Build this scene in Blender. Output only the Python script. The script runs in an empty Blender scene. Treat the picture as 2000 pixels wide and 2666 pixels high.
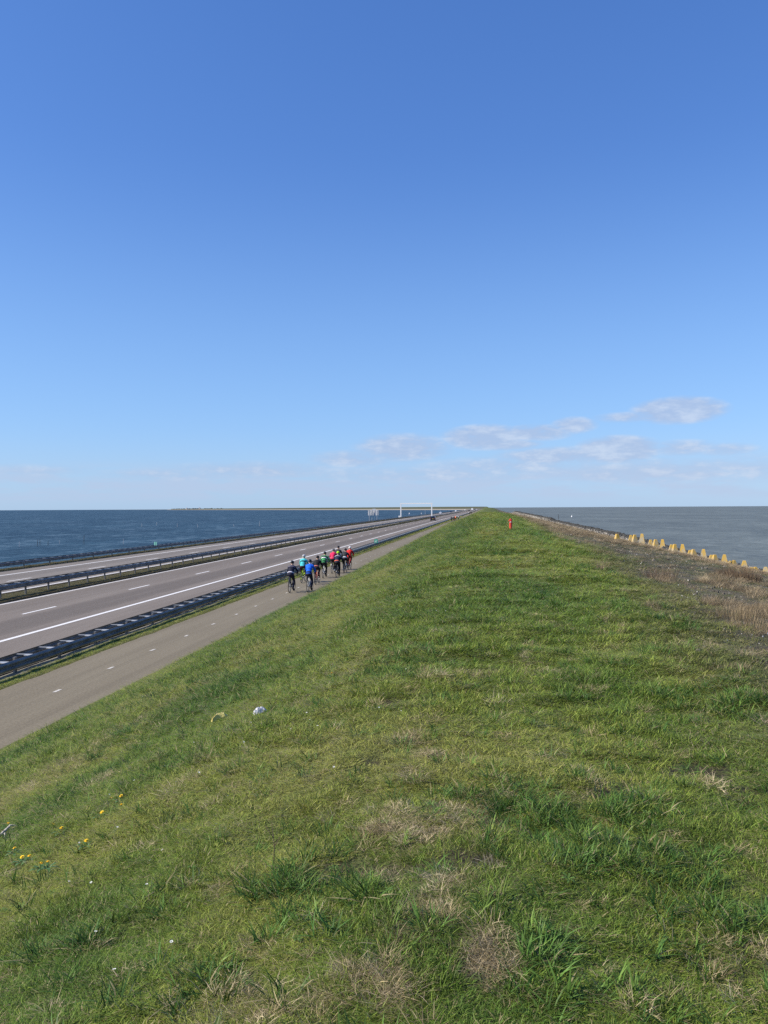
import bpy, math, random
import numpy as np
from mathutils import Vector, Matrix

R = math.radians
scene = bpy.context.scene
C = scene.collection
random.seed(7)
rng = np.random.default_rng(11)

# ------------------------------------------------------------------ camera
CAM = Vector((0, 0, 4.5))
FPX = 2157.0
yaw, pitch, roll = math.atan(265 / FPX), math.atan(10.5 / FPX), math.atan(11 / 2000)
cd = bpy.data.cameras.new('camera')
cam = bpy.data.objects.new('camera', cd)
C.objects.link(cam)
cd.sensor_fit = 'VERTICAL'
cd.sensor_height = 36.0
cd.lens = 36.0 * FPX / 2666
cd.clip_start, cd.clip_end = 0.1, 60000
fw = Vector((-math.sin(yaw) * math.cos(pitch), math.cos(yaw) * math.cos(pitch), -math.sin(pitch)))
rt = Vector((math.cos(yaw), math.sin(yaw), 0))
up = rt.cross(fw)
cr, sr = math.cos(roll), math.sin(roll)
rt2, up2 = rt * cr - up * sr, up * cr + rt * sr
M = Matrix((rt2, up2, -fw)).transposed().to_4x4()
M.translation = CAM
cam.matrix_world = M
scene.camera = cam

# ------------------------------------------------------------------ sun, exposure
SUN_EL = R(38)
SUN_AZ = math.atan2(-0.945, -0.33)          # direction towards the sun, clockwise from +Y
sd = Vector((math.sin(SUN_AZ) * math.cos(SUN_EL), math.cos(SUN_AZ) * math.cos(SUN_EL), math.sin(SUN_EL)))
ld = bpy.data.lights.new('sun', 'SUN')
ld.energy, ld.angle, ld.color = 5.0, R(0.53), (1.0, 0.92, 0.79)
sun = bpy.data.objects.new('sun', ld)
sun.rotation_euler = sd.to_track_quat('Z', 'Y').to_euler()
sun.location = (0, 0, 50)
C.objects.link(sun)
scene.cycles.use_denoising = False
vs = scene.view_settings
vs.view_transform, vs.look, vs.gamma, vs.use_curve_mapping = 'Standard', 'None', 1.0, False
vs.exposure = 0.4

# ------------------------------------------------------------------ world: sky with low clouds
world = bpy.data.worlds.new('World')
scene.world = world
world.use_nodes = True


class NT:
    """small helper for node trees"""
    def __init__(self, nt):
        self.nt = nt
        nt.nodes.clear()

    def n(self, t, **kw):
        nd = self.nt.nodes.new(t)
        for k, v in kw.items():
            if k == 'ins':
                for i, x in v.items():
                    if isinstance(x, bpy.types.NodeSocket):
                        self.nt.links.new(x, nd.inputs[i])
                    else:
                        nd.inputs[i].default_value = x
            else:
                setattr(nd, k, v)
        return nd

    def math(self, op, a, b=None, clamp=False):
        nd = self.nt.nodes.new('ShaderNodeMath')
        nd.operation, nd.use_clamp = op, clamp
        for i, x in enumerate((a, b)):
            if x is None:
                continue
            if isinstance(x, bpy.types.NodeSocket):
                self.nt.links.new(x, nd.inputs[i])
            else:
                nd.inputs[i].default_value = x
        return nd.outputs[0]

    def mix(self, f, a, b, mode='MIX'):
        nd = self.nt.nodes.new('ShaderNodeMix')
        nd.data_type, nd.blend_type = 'RGBA', mode
        for i, x in ((0, f), (6, a), (7, b)):
            if isinstance(x, bpy.types.NodeSocket):
                self.nt.links.new(x, nd.inputs[i])
            else:
                nd.inputs[i].default_value = x if i == 0 else (*x, 1)[:4]
        return nd.outputs[2]

    def ss(self, x, lo, hi, a=0.0, b=1.0):
        nd = self.nt.nodes.new('ShaderNodeMapRange')
        nd.interpolation_type = 'SMOOTHSTEP'
        self.nt.links.new(x, nd.inputs[0])
        for i, v in zip((1, 2, 3, 4), (lo, hi, a, b)):
            nd.inputs[i].default_value = v
        return nd.outputs[0]

    def noise(self, vec, scale, detail=3, rough=0.55, dist=0.0):
        nd = self.n('ShaderNodeTexNoise')
        if vec is not None:
            self.nt.links.new(vec, nd.inputs['Vector'])
        for k, v in (('Scale', scale), ('Detail', detail), ('Roughness', rough), ('Distortion', dist)):
            nd.inputs[k].default_value = v
        return nd.outputs['Fac']

    def link(self, a, b):
        self.nt.links.new(a, b)


w = NT(world.node_tree)
sky = w.n('ShaderNodeTexSky', sky_type='NISHITA', sun_disc=False, sun_elevation=SUN_EL, sun_rotation=SUN_AZ % (2 * math.pi),
          altitude=0, air_density=1.0, dust_density=0.25, ozone_density=2.4)
tc = w.n('ShaderNodeTexCoord')
sx = w.n('ShaderNodeSeparateXYZ', ins={0: tc.outputs['Generated']})
az = w.math('ARCTAN2', sx.outputs[0], sx.outputs[1])
el = w.math('ARCSINE', sx.outputs[2])
cv = w.n('ShaderNodeCombineXYZ', ins={0: w.math('MULTIPLY', az, 22.0), 1: w.math('MULTIPLY', el, 62.0), 2: 0.0})
nz1 = w.noise(cv.outputs[0], 1.1, 6, 0.62)
cv2 = w.n('ShaderNodeCombineXYZ', ins={0: w.math('MULTIPLY', az, 9.0), 1: w.math('MULTIPLY', el, 60.0), 2: 3.0})
nz2 = w.noise(cv2.outputs[0], 1.0, 5, 0.6)


def px_dir(x, y):
    return math.atan((x - 1000) / FPX) - yaw, math.atan((1322.5 - 0.0055 * (x - 1000) - y) / FPX)


cov = None
#        centre px      half size px   strength
for (x, y, hw, hh, k) in ((1770, 1083, 95, 30, 1.0), (1640, 1096, 75, 13, .55), (1262, 1140, 95, 30, .9), (1395, 1130, 85, 20, .75),
                          (1495, 1113, 50, 20, .7), (1320, 1160, 80, 14, .7), (1610, 1176, 90, 32, 1.0), (1450, 1190, 140, 22, .7),
                          (1050, 1166, 110, 34, .75), (920, 1195, 100, 22, .55), (1780, 1176, 75, 20, .55), (1890, 1182, 70, 16, .5),
                          (1330, 1215, 220, 26, .45), (1700, 1230, 300, 34, .4), (960, 1235, 160, 22, .35), (660, 1225, 190, 22, .45), (450, 1238, 160, 16, .35), (1180, 1235, 240, 22, .4),
                          (100, 1232, 120, 14, .3), (1950, 1225, 160, 40, .35)):
    a0, e0 = px_dir(x, y)
    da = w.math('DIVIDE', w.math('SUBTRACT', az, a0), hw * 1.22 / FPX)
    de = w.math('DIVIDE', w.math('SUBTRACT', el, e0), hh * 1.15 / FPX)
    d2 = w.math('ADD', w.math('MULTIPLY', da, da), w.math('MULTIPLY', de, de))
    v = w.math('MULTIPLY', w.math('SUBTRACT', 1.25, d2), k, True)
    cov = v if cov is None else w.math('MAXIMUM', cov, v)
# the same kind of thin low cloud all the way round the horizon
band = w.math('MULTIPLY', w.ss(el, 0.0, 0.02), w.ss(el, 0.075, 0.04))
ring = w.math('MULTIPLY', band, w.ss(nz2, 0.52, 0.75), True)
behind = w.ss(sx.outputs[1], 0.55, 0.2)
cov = w.math('MAXIMUM', cov, w.math('MULTIPLY', ring, behind))
dens = w.ss(w.math('MULTIPLY', cov, w.math('ADD', w.math('MULTIPLY', nz1, 2.6), -0.35)), 0.0, 0.80, 0, 0.74)
veil = w.math('MULTIPLY', w.ss(el, 0.10, 0.01, 0, 0.45), w.math('ADD', w.math('MULTIPLY', nz2, 0.7), 0.45))
skyh = w.ss(el, 0.42, 0.04, 0, 0.34)
sp = w.n('ShaderNodeSeparateColor', ins={0: sky.outputs[0]})
grade = []
for i, (gm, k) in enumerate(((.97, .79), (.83, .935), (.70, 1.36))):       # the camera's colour response
    grade.append(w.math('MULTIPLY', w.math('POWER', w.math('MULTIPLY', sp.outputs[i], .1), gm), k * 10))
skyc = w.n('ShaderNodeCombineColor', ins={0: grade[0], 1: grade[1], 2: grade[2]}).outputs[0]
skyc = w.mix(skyh, skyc, (3.85, 6.65, 9.7))
c1 = w.mix(veil, skyc, (4.3, 6.0, 8.2))
low = w.math('MULTIPLY', w.math('MULTIPLY', w.ss(el, 0.004, 0.018), w.ss(el, 0.060, 0.030)), w.ss(w.math('ADD', nz2, w.math('MULTIPLY', nz1, .3)), .50, .76, 0, .62))
c1 = w.mix(low, c1, (4.9, 5.9, 7.9))
ccol = w.mix(w.ss(nz1, 0.42, 0.68), (4.35, 5.35, 7.45), (6.25, 7.0, 8.45))
c2 = w.mix(dens, c1, ccol)
bg = w.n('ShaderNodeBackground', ins={'Color': c2, 'Strength': 0.0758})
wo = w.n('ShaderNodeOutputWorld', ins={0: bg.outputs[0]})

# ------------------------------------------------------------------ helpers


def tag(o, label=None, cat=None, group=None, kind=None):
    for k, v in (('label', label), ('category', cat), ('group', group), ('kind', kind)):
        if v:
            o[k] = v
    return o


def empty(name, loc=(0, 0, 0), rz=0.0):
    o = bpy.data.objects.new(name, None)
    o.empty_display_size = 0.3
    o.location = loc
    o.rotation_euler = (0, 0, rz)
    C.objects.link(o)
    return o


def link(name, me, m=None, parent=None, loc=(0, 0, 0), rot=None, scale=None):
    """one mesh object; the material sits on the object so that mesh data can be shared"""
    o = bpy.data.objects.new(name, me)
    if m is not None:
        if not me.materials:
            me.materials.append(m)
        if me.materials[0] != m:
            o.material_slots[0].link = 'OBJECT'
            o.material_slots[0].material = m
    o.location = loc
    if rot is not None:
        o.rotation_euler = rot
    if scale is not None:
        o.scale = scale
    if parent:
        o.parent = parent
    C.objects.link(o)
    return o


def copy_tree(o, parent=None, swap=None):
    c = o.copy()
    C.objects.link(c)
    c.parent = parent
    for ch in o.children:
        copy_tree(ch, c)
    return c


class MB:
    def __init__(self):
        self.v, self.f, self.mi = [], [], []

    def add(self, vs, fs, mi=0):
        b = len(self.v)
        self.v += [tuple(p) for p in vs]
        self.f += [tuple(i + b for i in f) for f in fs]
        self.mi += [mi] * len(fs)

    def box(self, c, s, rot=None, taper=1.0):
        x, y, z = (k / 2 for k in s)
        vs = [Vector((sx * x * (taper if sz > 0 else 1), sy * y * (taper if sz > 0 else 1), sz * z)) for sz in (-1, 1) for sx, sy in ((-1, -1), (1, -1), (1, 1), (-1, 1))]
        if rot is not None:
            vs = [rot @ p for p in vs]
        self.add([p + Vector(c) for p in vs], [(3, 2, 1, 0), (4, 5, 6, 7), (0, 1, 5, 4), (1, 2, 6, 5), (2, 3, 7, 6), (3, 0, 4, 7)])

    def tube(self, pts, rad, n=8, cap=True, flat=1.0):
        pts = [Vector(p) for p in pts]
        if not hasattr(rad, '__len__'):
            rad = [rad] * len(pts)
        vs, fs = [], []
        prev = None
        for i, p in enumerate(pts):
            t = (pts[min(i + 1, len(pts) - 1)] - pts[max(i - 1, 0)]).normalized()
            a = prev if prev is not None else (Vector((0, 0, 1)) if abs(t.z) < 0.9 else Vector((1, 0, 0)))
            a = (a - t * a.dot(t)).normalized()
            prev = a
            b = t.cross(a)
            for k in range(n):
                an = 2 * math.pi * k / n
                vs.append(p + (a * math.cos(an) * flat + b * math.sin(an)) * rad[i])
        for i in range(len(pts) - 1):
            for k in range(n):
                fs.append((i * n + k, i * n + (k + 1) % n, (i + 1) * n + (k + 1) % n, (i + 1) * n + k))
        if cap:
            fs.append(tuple(range(n - 1, -1, -1)))
            fs.append(tuple((len(pts) - 1) * n + k for k in range(n)))
        self.add(vs, fs)

    def torus(self, c, axis, r, t, n=24, m=6):
        ax = Vector(axis).normalized()
        u = ax.orthogonal().normalized()
        v = ax.cross(u)
        c = Vector(c)
        vs, fs = [], []
        for i in range(n):
            a = 2 * math.pi * i / n
            d = u * math.cos(a) + v * math.sin(a)
            for j in range(m):
                b = 2 * math.pi * j / m
                vs.append(c + d * (r + t * math.cos(b)) + ax * t * math.sin(b))
        for i in range(n):
            for j in range(m):
                fs.append((i * m + j, ((i + 1) % n) * m + j, ((i + 1) % n) * m + (j + 1) % m, i * m + (j + 1) % m))
        self.add(vs, fs)

    def ball(self, c, r, n=10, m=7, zmin=-1.0):
        c = Vector(c)
        r = Vector((r, r, r)) if not hasattr(r, '__len__') else Vector(r)
        vs, fs = [], []
        for j in range(m + 1):
            ph = math.pi * j / m
            z = max(math.cos(ph), zmin)
            s = math.sin(ph)
            for i in range(n):
                a = 2 * math.pi * i / n
                vs.append(c + Vector((r.x * s * math.cos(a), r.y * s * math.sin(a), r.z * z)))
        for j in range(m):
            for i in range(n):
                fs.append((j * n + i, (j + 1) * n + i, (j + 1) * n + (i + 1) % n, j * n + (i + 1) % n))
        self.add(vs, fs)

    def loft(self, secs, cap=True):
        n = len(secs[0])
        vs = [p for s in secs for p in s]
        fs = [(i * n + k, i * n + (k + 1) % n, (i + 1) * n + (k + 1) % n, (i + 1) * n + k) for i in range(len(secs) - 1) for k in range(n)]
        if cap:
            fs += [tuple(range(n - 1, -1, -1)), tuple((len(secs) - 1) * n + k for k in range(n))]
        self.add(vs, fs)

    def mesh(self, name, smooth=False):
        me = bpy.data.meshes.new(name)
        me.from_pydata([tuple(p) for p in self.v], [], self.f)
        if smooth:
            me.polygons.foreach_set('use_smooth', [True] * len(me.polygons))
        me.update()
        return me

    def build(self, name, m, parent=None, smooth=False, **kw):
        return link(name, self.mesh(name, smooth), m, parent, **kw)


def mat(name, col, rough=0.6, metal=0.0, var=0.12, scale=8.0, bump=0.0, bscale=60.0, spec=0.4, coat=0.0, coords='Object'):
    m = bpy.data.materials.new(name)
    m.use_nodes = True
    t = NT(m.node_tree)
    tcn = t.n('ShaderNodeTexCoord')
    nz = t.noise(tcn.outputs[coords], scale, 4)
    c = t.mix(t.ss(nz, 0.3, 0.7), tuple(k * (1 - var) for k in col), tuple(min(1, k * (1 + var)) for k in col))
    b = t.n('ShaderNodeBsdfPrincipled', ins={'Base Color': c, 'Roughness': rough, 'Metallic': metal, 'Specular IOR Level': spec, 'Coat Weight': coat})
    if bump:
        bn = t.n('ShaderNodeBump', ins={'Strength': bump, 'Distance': 0.02, 'Height': t.noise(tcn.outputs[coords], bscale, 4)})
        t.link(bn.outputs[0], b.inputs['Normal'])
    t.n('ShaderNodeOutputMaterial', ins={0: b.outputs[0]})
    return m


# ---- numpy value noise
def vnoise(x, y, seed=0):
    x, y = np.asarray(x, float), np.asarray(y, float)
    xi, yi = np.floor(x).astype(np.int64), np.floor(y).astype(np.int64)
    fx, fy = x - xi, y - yi
    fx, fy = fx * fx * (3 - 2 * fx), fy * fy * (3 - 2 * fy)

    def h(a, b):
        k = (a * 374761393 + b * 668265263 + seed * 974711) & 0x7fffffff
        k = ((k ^ (k >> 13)) * 1274126177) & 0x7fffffff
        return ((k ^ (k >> 16)) & 0xffff) / 65535.0
    return (h(xi, yi) * (1 - fx) + h(xi + 1, yi) * fx) * (1 - fy) + (h(xi, yi + 1) * (1 - fx) + h(xi + 1, yi + 1) * fx) * fy


def fbm(x, y, seed=0, o=4):
    s, a, t = 0.0, 0.5, 0.0
    for i in range(o):
        s = s + a * vnoise(x * 2 ** i, y * 2 ** i, seed + i * 17)
        t += a
        a *= 0.5
    return s / t


def sstep(x, a, b):
    t = np.clip((x - a) / (b - a), 0, 1)
    return t * t * (3 - 2 * t)


# ------------------------------------------------------------------ the dike: cross-section and plan
S0, RB, BEND = 2500.0, 800.0, R(30)
LA = RB * BEND


def place(X, s):
    """lateral offset X and chainage s -> world x, y (straight, then a bend to the left)"""
    X, s = np.asarray(X, float), np.asarray(s, float)
    ph = np.clip((s - S0) / RB, 0, BEND)
    ex = np.maximum(s - S0 - LA, 0)
    x = np.where(s <= S0, X, -RB + (RB + X) * np.cos(ph) - ex * math.sin(BEND))
    y = np.where(s <= S0, s, S0 + (RB + X) * np.sin(ph) + ex * math.cos(BEND))
    return x, y


PX = [-60, -48, -41, -39.6, -38.9, -37.55, -27.55, -26.3, -25.3, -24.75, -14.05, -13.5, -12.9, -12.05, -8.9, -8.4, -1.6, -0.5, 2.2, 4, 8, 11.5, 19, 24.5, 26.5, 33, 40]
PZ = [-9, -5.2, -1.3, -.42, -.26, -.34, -.34, -.25, -.26, -.34, -.34, -.16, -.10, -.04, -.04, .18, 2.70, 2.86, 2.86, 2.68, 2.1, 1.45, -.3, -1.65, -1.8, -4.6, -7]
ROADZ, PATHZ, WATERZ = -0.30, 0.0, -3.7
# blur the profile a little so that slope breaks are rounded
_gx = np.arange(-60, 40, 0.05)
_gz = np.interp(_gx, PX, PZ)
_k = np.hanning(25); _k /= _k.sum()
_sm = np.convolve(np.pad(_gz, 12, 'edge'), _k, 'valid')
_w = sstep(_gx, -8.0, -7.2)
_gz = _gz * (1 - _w) + _sm * _w


def ground(X, s, lumps=True):
    X, s = np.asarray(X, float), np.asarray(s, float)
    cx = 4.0 * sstep(s, 250, 700)
    z = np.interp(X, _gx, _gz)
    crown = np.interp(X, [-8.6, -1.5, 3, 12], [0, 1, 1, 0])
    crown2 = np.interp(X, [-8.6, 3.5, 6.5, 14], [0, 1, 1, 0])
    z = z + crown2 * 1.6 * sstep(s, 250, 700) + crown * 3.2 * sstep(s, 1500, 3000)
    if lumps:
        g = sstep(X, -8.85, -7.8) + 0.5 * (sstep(X, -38.0, -38.8)) + 0.45 * sstep(X, -12.2, -12.7) * sstep(X, -14.0, -13.5) + 0.4 * sstep(X, -27.5, -27.0) * sstep(X, -24.8, -25.3)
        z = z + g * ((fbm(X * 0.55, s * 0.45, 3, 3) - 0.5) * 0.16 + (fbm(X * 2.1, s * 2.1, 9, 3) - 0.5) * 0.10)
    return z


def crown_point(x, y):
    q = fw + (x * 1.2056 - 1000) / FPX * rt2 - (y * 1.2056 - 1333) / FPX * up2
    return (q.x * -1.64 / q.z, q.y * -1.64 / q.z)


#  patches noted on the ground of the crown: place and radius in metres
STRAW_SPOTS = [(*crown_point(x, y), r_) for x, y, r_ in ((830, 1785, .17), (935, 1800, .17), (1045, 1735, .13), (985, 1745, .10), (1075, 1785, .07), (885, 1590, .12), (890, 1672, .09), (945, 1632, .12), (985, 1920, .11), (930, 1995, .12),
               (870, 2040, .10), (800, 1880, .05), (1010, 1452, .22), (1062, 1452, .12), (700, 1650, .07), (700, 2180, .08), (845, 2165, .11), (1040, 2075, .11), (1085, 2110, .10), (770, 2120, .06), (560, 2190, .06), (1290, 1790, .05))]
TALL_SPOTS = [(*crown_point(x, y), r_) for x, y, r_ in ((1190, 1790, .34), (1300, 1850, .26), (1480, 1900, .22), (1560, 1980, .16), (600, 1880, .14), (640, 1960, .10), (860, 1440, .55), (420, 1525, .45), (1540, 1520, .5), (470, 2080, .12), (760, 1930, .08), (1350, 1760, .22), (1150, 2090, .07))]


def blobs(X, s, spots_):
    v = X * 0.0
    for x0, y0, r_ in spots_:
        v = np.maximum(v, np.exp(-(((X - x0) ** 2 + (s - y0) ** 2 * .6) / (r_ * r_)) ** 2))
    return v


def dry_fac(X, s):
    """0 green turf .. 1 dead straw"""
    band = np.exp(-((X + 4.8 + 0.25 * np.sin(s * 0.35)) / 0.45) ** 2) * sstep(fbm(X * .3, s * .16, 41, 3), .38, .6) * sstep(s, 60, 30)
    spots = sstep(fbm(X * 2.3, 26 * s / (26 + np.abs(s)) * 1.9, 23, 4), 0.66, 0.75) * 0.8
    centre = blobs(X, s, STRAW_SPOTS) * sstep(fbm(X * 5.5, s * 4.5, 29, 3), 0.30, 0.56)
    return np.clip(np.maximum(np.maximum(band * .5, spots * sstep(s, 24, 10) * .45), centre * .78), 0, 1)


def edge_right(s):
    """lateral offset where the turf of the crown gives way to gravel and dead grass"""
    return 3.0 + 1.6 * sstep(s, 8, 40) + 1.2 * sstep(s, 60, 140) + (fbm(s * 0.22, s * 0 + 3.3, 5, 4) - 0.5) * 2.0


def grid_mesh(name, xs, ss, zfun):
    X, S = np.meshgrid(xs, ss)
    Z = zfun(X, S)
    x, y = place(X, S)
    co = np.stack([x, y, Z], -1).reshape(-1, 3)
    nx, ns = len(xs), len(ss)
    i = np.arange(nx * ns).reshape(ns, nx)
    q = np.stack([i[:-1, :-1], i[:-1, 1:], i[1:, 1:], i[1:, :-1]], -1).reshape(-1, 4)
    me = bpy.data.meshes.new(name)
    me.vertices.add(len(co)); me.vertices.foreach_set('co', co.ravel())
    me.loops.add(q.size); me.loops.foreach_set('vertex_index', q.ravel())
    me.polygons.add(len(q)); me.polygons.foreach_set('loop_start', np.arange(0, q.size, 4)); me.polygons.foreach_set('loop_total', np.full(len(q), 4))
    me.polygons.foreach_set('use_smooth', np.ones(len(q), bool))
    me.update()
    me.validate()
    return me, X.ravel(), S.ravel()


def fattr(me, name, arr):
    a = me.attributes.new(name, 'FLOAT', 'POINT')
    a.data.foreach_set('value', np.asarray(arr, np.float32).ravel())


ss = [-14.0]
while ss[-1] < 9300:
    d = max(abs(ss[-1]), 1)
    ss.append(ss[-1] + (0.13 if ss[-1] < 14 else min(0.0095 * d, 90)))
ss = np.array(ss)
xs = np.unique(np.concatenate([np.array(PX[:14]), np.arange(-39.6, -37.5, .4), np.arange(-27.4, -24.8, .4), np.arange(-13.9, -12.1, .3), np.arange(-8.8, 5.2, .14), np.arange(5.2, 30, .6), [33, 40]]).round(3))
dike_me, AX, AS = grid_mesh('dike', xs, ss, ground)
fattr(dike_me, 'lat', AX)
fattr(dike_me, 'run', AS)
fattr(dike_me, 'bare', sstep(fbm(AX * 2.6, AS * 2.4, 77, 3), .70, .78) * sstep(AS, 12, 6))
fattr(dike_me, 'dry', dry_fac(AX, AS))
fattr(dike_me, 'grav', sstep(AX - edge_right(AS), -0.5, 0.9))


def dike_material():
    m = bpy.data.materials.new('dike_ground')
    m.use_nodes = True
    t = NT(m.node_tree)
    pos = t.n('ShaderNodeNewGeometry').outputs['Position']
    A = lambda k: t.n('ShaderNodeAttribute', attribute_name=k).outputs['Fac']
    lat, dry, grav = A('lat'), A('dry'), A('grav')
    n1, n2, n3 = t.noise(pos, 0.35, 4), t.noise(pos, 3.0, 5), t.noise(pos, 38.0, 3)
    g = t.mix(t.ss(n1, .35, .65), (.075, .105, .030), (.105, .135, .038))
    g = t.mix(t.ss(n2, .35, .7), g, (.090, .100, .036))
    g = t.mix(t.ss(n3, .45, .75, 0, .5), g, (.15, .14, .065))
    g = t.mix(t.math('MULTIPLY', dry, .8), g, (.20, .155, .085))
    g = t.mix(t.math('MULTIPLY', A('bare'), .9), g, (.045, .036, .024))
    # gravel and moss on the sea side
    nA, nB, nC = t.noise(pos, 0.16, 4), t.noise(pos, 22.0, 4), t.noise(pos, 1.1, 5)
    s = t.mix(t.ss(nB, .35, .7), (.080, .070, .052), (.165, .148, .112))
    s = t.mix(t.ss(nC, .44, .62, 0, .8), s, (.115, .118, .055))
    s = t.mix(t.ss(nA, .48, .68, 0, .5), s, (.215, .175, .110))
    gv = t.ss(t.math('ADD', grav, t.math('MULTIPLY', t.math('SUBTRACT', n2, .5), 1.1)), .35, .65)
    c = t.mix(gv, g, s)
    # concrete and stone apron near the water
    c = t.mix(t.ss(lat, 21.5, 23.5, 0, .8), c, (.19, .175, .15))
    # median and outer verges: thin brownish turf
    inv = t.math('MULTIPLY', t.ss(lat, -12.0, -12.3), t.ss(lat, -60, -59))
    vg = t.mix(t.ss(n2, .35, .65), (.070, .064, .030), (.12, .105, .055))
    vg = t.mix(t.ss(n3, .4, .7, 0, .6), vg, (.045, .055, .02))
    c = t.mix(t.math('MULTIPLY', inv, t.ss(lat, -14, -20)), c, vg)
    # grey grit along the foot of the near rail
    grit = t.math('MULTIPLY', t.ss(lat, -12.85, -13.1), t.ss(lat, -14.6, -14.4))
    c = t.mix(t.math('MULTIPLY', grit, .85), c, (.21, .19, .155))
    rail_shade = t.math('MULTIPLY', t.ss(lat, -25.45, -25.2), t.ss(lat, -24.5, -24.6))  # cast shadow of the median rail, painted dark into the ground colour
    c = t.mix(t.math('MULTIPLY', rail_shade, .75), c, (.035, .028, .020))
    fr = t.ss(A('run'), 1900, 2500)
    fc = t.mix(t.ss(lat, -12, -7), (.235, .215, .180), (.062, .068, .045))
    c = t.mix(fr, c, fc)
    bn = t.n('ShaderNodeBump', ins={'Strength': .7, 'Distance': .05, 'Height': t.math('ADD', n3, t.math('MULTIPLY', nB, .8))})
    b = t.n('ShaderNodeBsdfPrincipled', ins={'Base Color': c, 'Roughness': .95, 'Specular IOR Level': .1, 'Normal': bn.outputs[0]})
    t.n('ShaderNodeOutputMaterial', ins={0: b.outputs[0]})
    return m


dike = link('dike', dike_me, dike_material())
tag(dike, 'grassy sea dike running straight to the horizon', 'dike', kind='structure')


def water_material(name, deep, scale, strength, rough, spec, contrast):
    m = bpy.data.materials.new(name)
    m.use_nodes = True
    t = NT(m.node_tree)
    pos = t.n('ShaderNodeNewGeometry').outputs['Position']
    mp = t.n('ShaderNodeMapping', ins={0: pos})
    mp.inputs['Rotation'].default_value = (0, 0, R(25))
    mp.inputs['Scale'].default_value = (1.0, 0.55, 1)
    h = t.math('ADD', t.noise(mp.outputs[0], scale, 4, .6), t.math('MULTIPLY', t.noise(mp.outputs[0], scale * .22, 3, .5), 1.6))
    big = t.noise(mp.outputs[0], 0.012, 4, .6)
    c = t.mix(t.ss(big, .35, .65), tuple(k * .85 for k in deep), tuple(k * 1.15 for k in deep))
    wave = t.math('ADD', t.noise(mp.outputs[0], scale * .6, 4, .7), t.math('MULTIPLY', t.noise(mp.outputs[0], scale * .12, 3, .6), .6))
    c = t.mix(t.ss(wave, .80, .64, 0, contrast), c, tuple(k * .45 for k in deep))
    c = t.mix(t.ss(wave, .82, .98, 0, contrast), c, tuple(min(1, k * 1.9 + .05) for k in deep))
    bn = t.n('ShaderNodeBump', ins={'Strength': strength, 'Distance': 1.0, 'Height': h})
    b = t.n('ShaderNodeBsdfPrincipled', ins={'Base Color': c, 'Roughness': rough, 'Specular IOR Level': spec, 'IOR': 1.33, 'Normal': bn.outputs[0]})
    t.n('ShaderNodeOutputMaterial', ins={0: b.outputs[0]})
    return m


def poly_sheet(name, pts, z, m):
    mb = MB()
    mb.add([(x, y, z) for x, y in pts], [tuple(range(len(pts)))])
    return mb.build(name, m)


FAR = 30000
e1 = place(-20, S0 + LA + FAR)
bx = [place(-20, s_) for s_ in np.linspace(S0, S0 + LA, 5)]
m_lake = water_material('lake_water', (.018, .043, .058), .55, .6, .4, .12, .85)
m_sea = water_material('sea_water', (.120, .134, .116), .7, .3, .45, .10, .28)
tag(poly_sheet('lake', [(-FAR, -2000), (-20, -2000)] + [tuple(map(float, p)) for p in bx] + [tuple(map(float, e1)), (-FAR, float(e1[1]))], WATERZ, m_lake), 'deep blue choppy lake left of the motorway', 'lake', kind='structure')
bx2 = [place(-19.5, s_) for s_ in np.linspace(S0, S0 + LA, 5)]
e2 = place(-19.5, S0 + LA + FAR)
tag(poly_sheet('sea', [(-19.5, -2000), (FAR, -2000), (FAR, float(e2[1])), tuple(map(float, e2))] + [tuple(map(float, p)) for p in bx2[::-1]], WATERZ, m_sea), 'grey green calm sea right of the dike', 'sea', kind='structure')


# ------------------------------------------------------------------ roads, path and their markings
def asphalt(name, c0, c1, tracks=()):
    m = bpy.data.materials.new(name)
    m.use_nodes = True
    t = NT(m.node_tree)
    pos = t.n('ShaderNodeNewGeometry').outputs['Position']
    lat = t.n('ShaderNodeAttribute', attribute_name='lat').outputs['Fac']
    mp = t.n('ShaderNodeMapping', ins={0: pos})
    mp.inputs['Scale'].default_value = (1.0, 0.08, 1)
    n1, n2, n3 = t.noise(mp.outputs[0], 1.2, 4), t.noise(pos, 16.0, 5, .8), t.noise(pos, 0.5, 4)
    c = t.mix(t.ss(n1, .3, .7), c0, c1)
    for x0, hw, k in tracks:        # dark lanes worn by tyres
        f = t.math('MULTIPLY', t.ss(t.math('ABSOLUTE', t.math('SUBTRACT', t.math('ADD', lat, t.math('MULTIPLY', n3, .5)), x0)), hw, hw * .5), k)
        c = t.mix(f, c, tuple(v * .68 for v in c0))
    mp2 = t.n('ShaderNodeMapping', ins={0: pos})
    mp2.inputs['Scale'].default_value = (3.2, 0.025, 1)
    st_ = t.noise(mp2.outputs[0], 1.0, 4, .7)
    c = t.mix(t.ss(st_, .52, .72, 0, .5), c, tuple(v * .72 for v in c0))
    c = t.mix(t.ss(st_, .44, .28, 0, .35), c, tuple(v * 1.22 for v in c1))
    c = t.mix(t.ss(n2, .5, .72, 0, .7), c, tuple(v * 1.5 for v in c1))
    c = t.mix(t.ss(n2, .5, .28, 0, .7), c, tuple(v * .5 for v in c0))
    bn = t.n('ShaderNodeBump', ins={'Strength': .35, 'Distance': .01, 'Height': n2})
    b = t.n('ShaderNodeBsdfPrincipled', ins={'Base Color': c, 'Roughness': .85, 'Specular IOR Level': .3, 'Normal': bn.outputs[0]})
    t.n('ShaderNodeOutputMaterial', ins={0: b.outputs[0]})
    return m


ss_r = np.concatenate([np.arange(-14, 60, 1.0), np.arange(60, S0, 20), np.arange(S0, S0 + LA, 20), np.linspace(S0 + LA, 9300, 60)])


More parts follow.
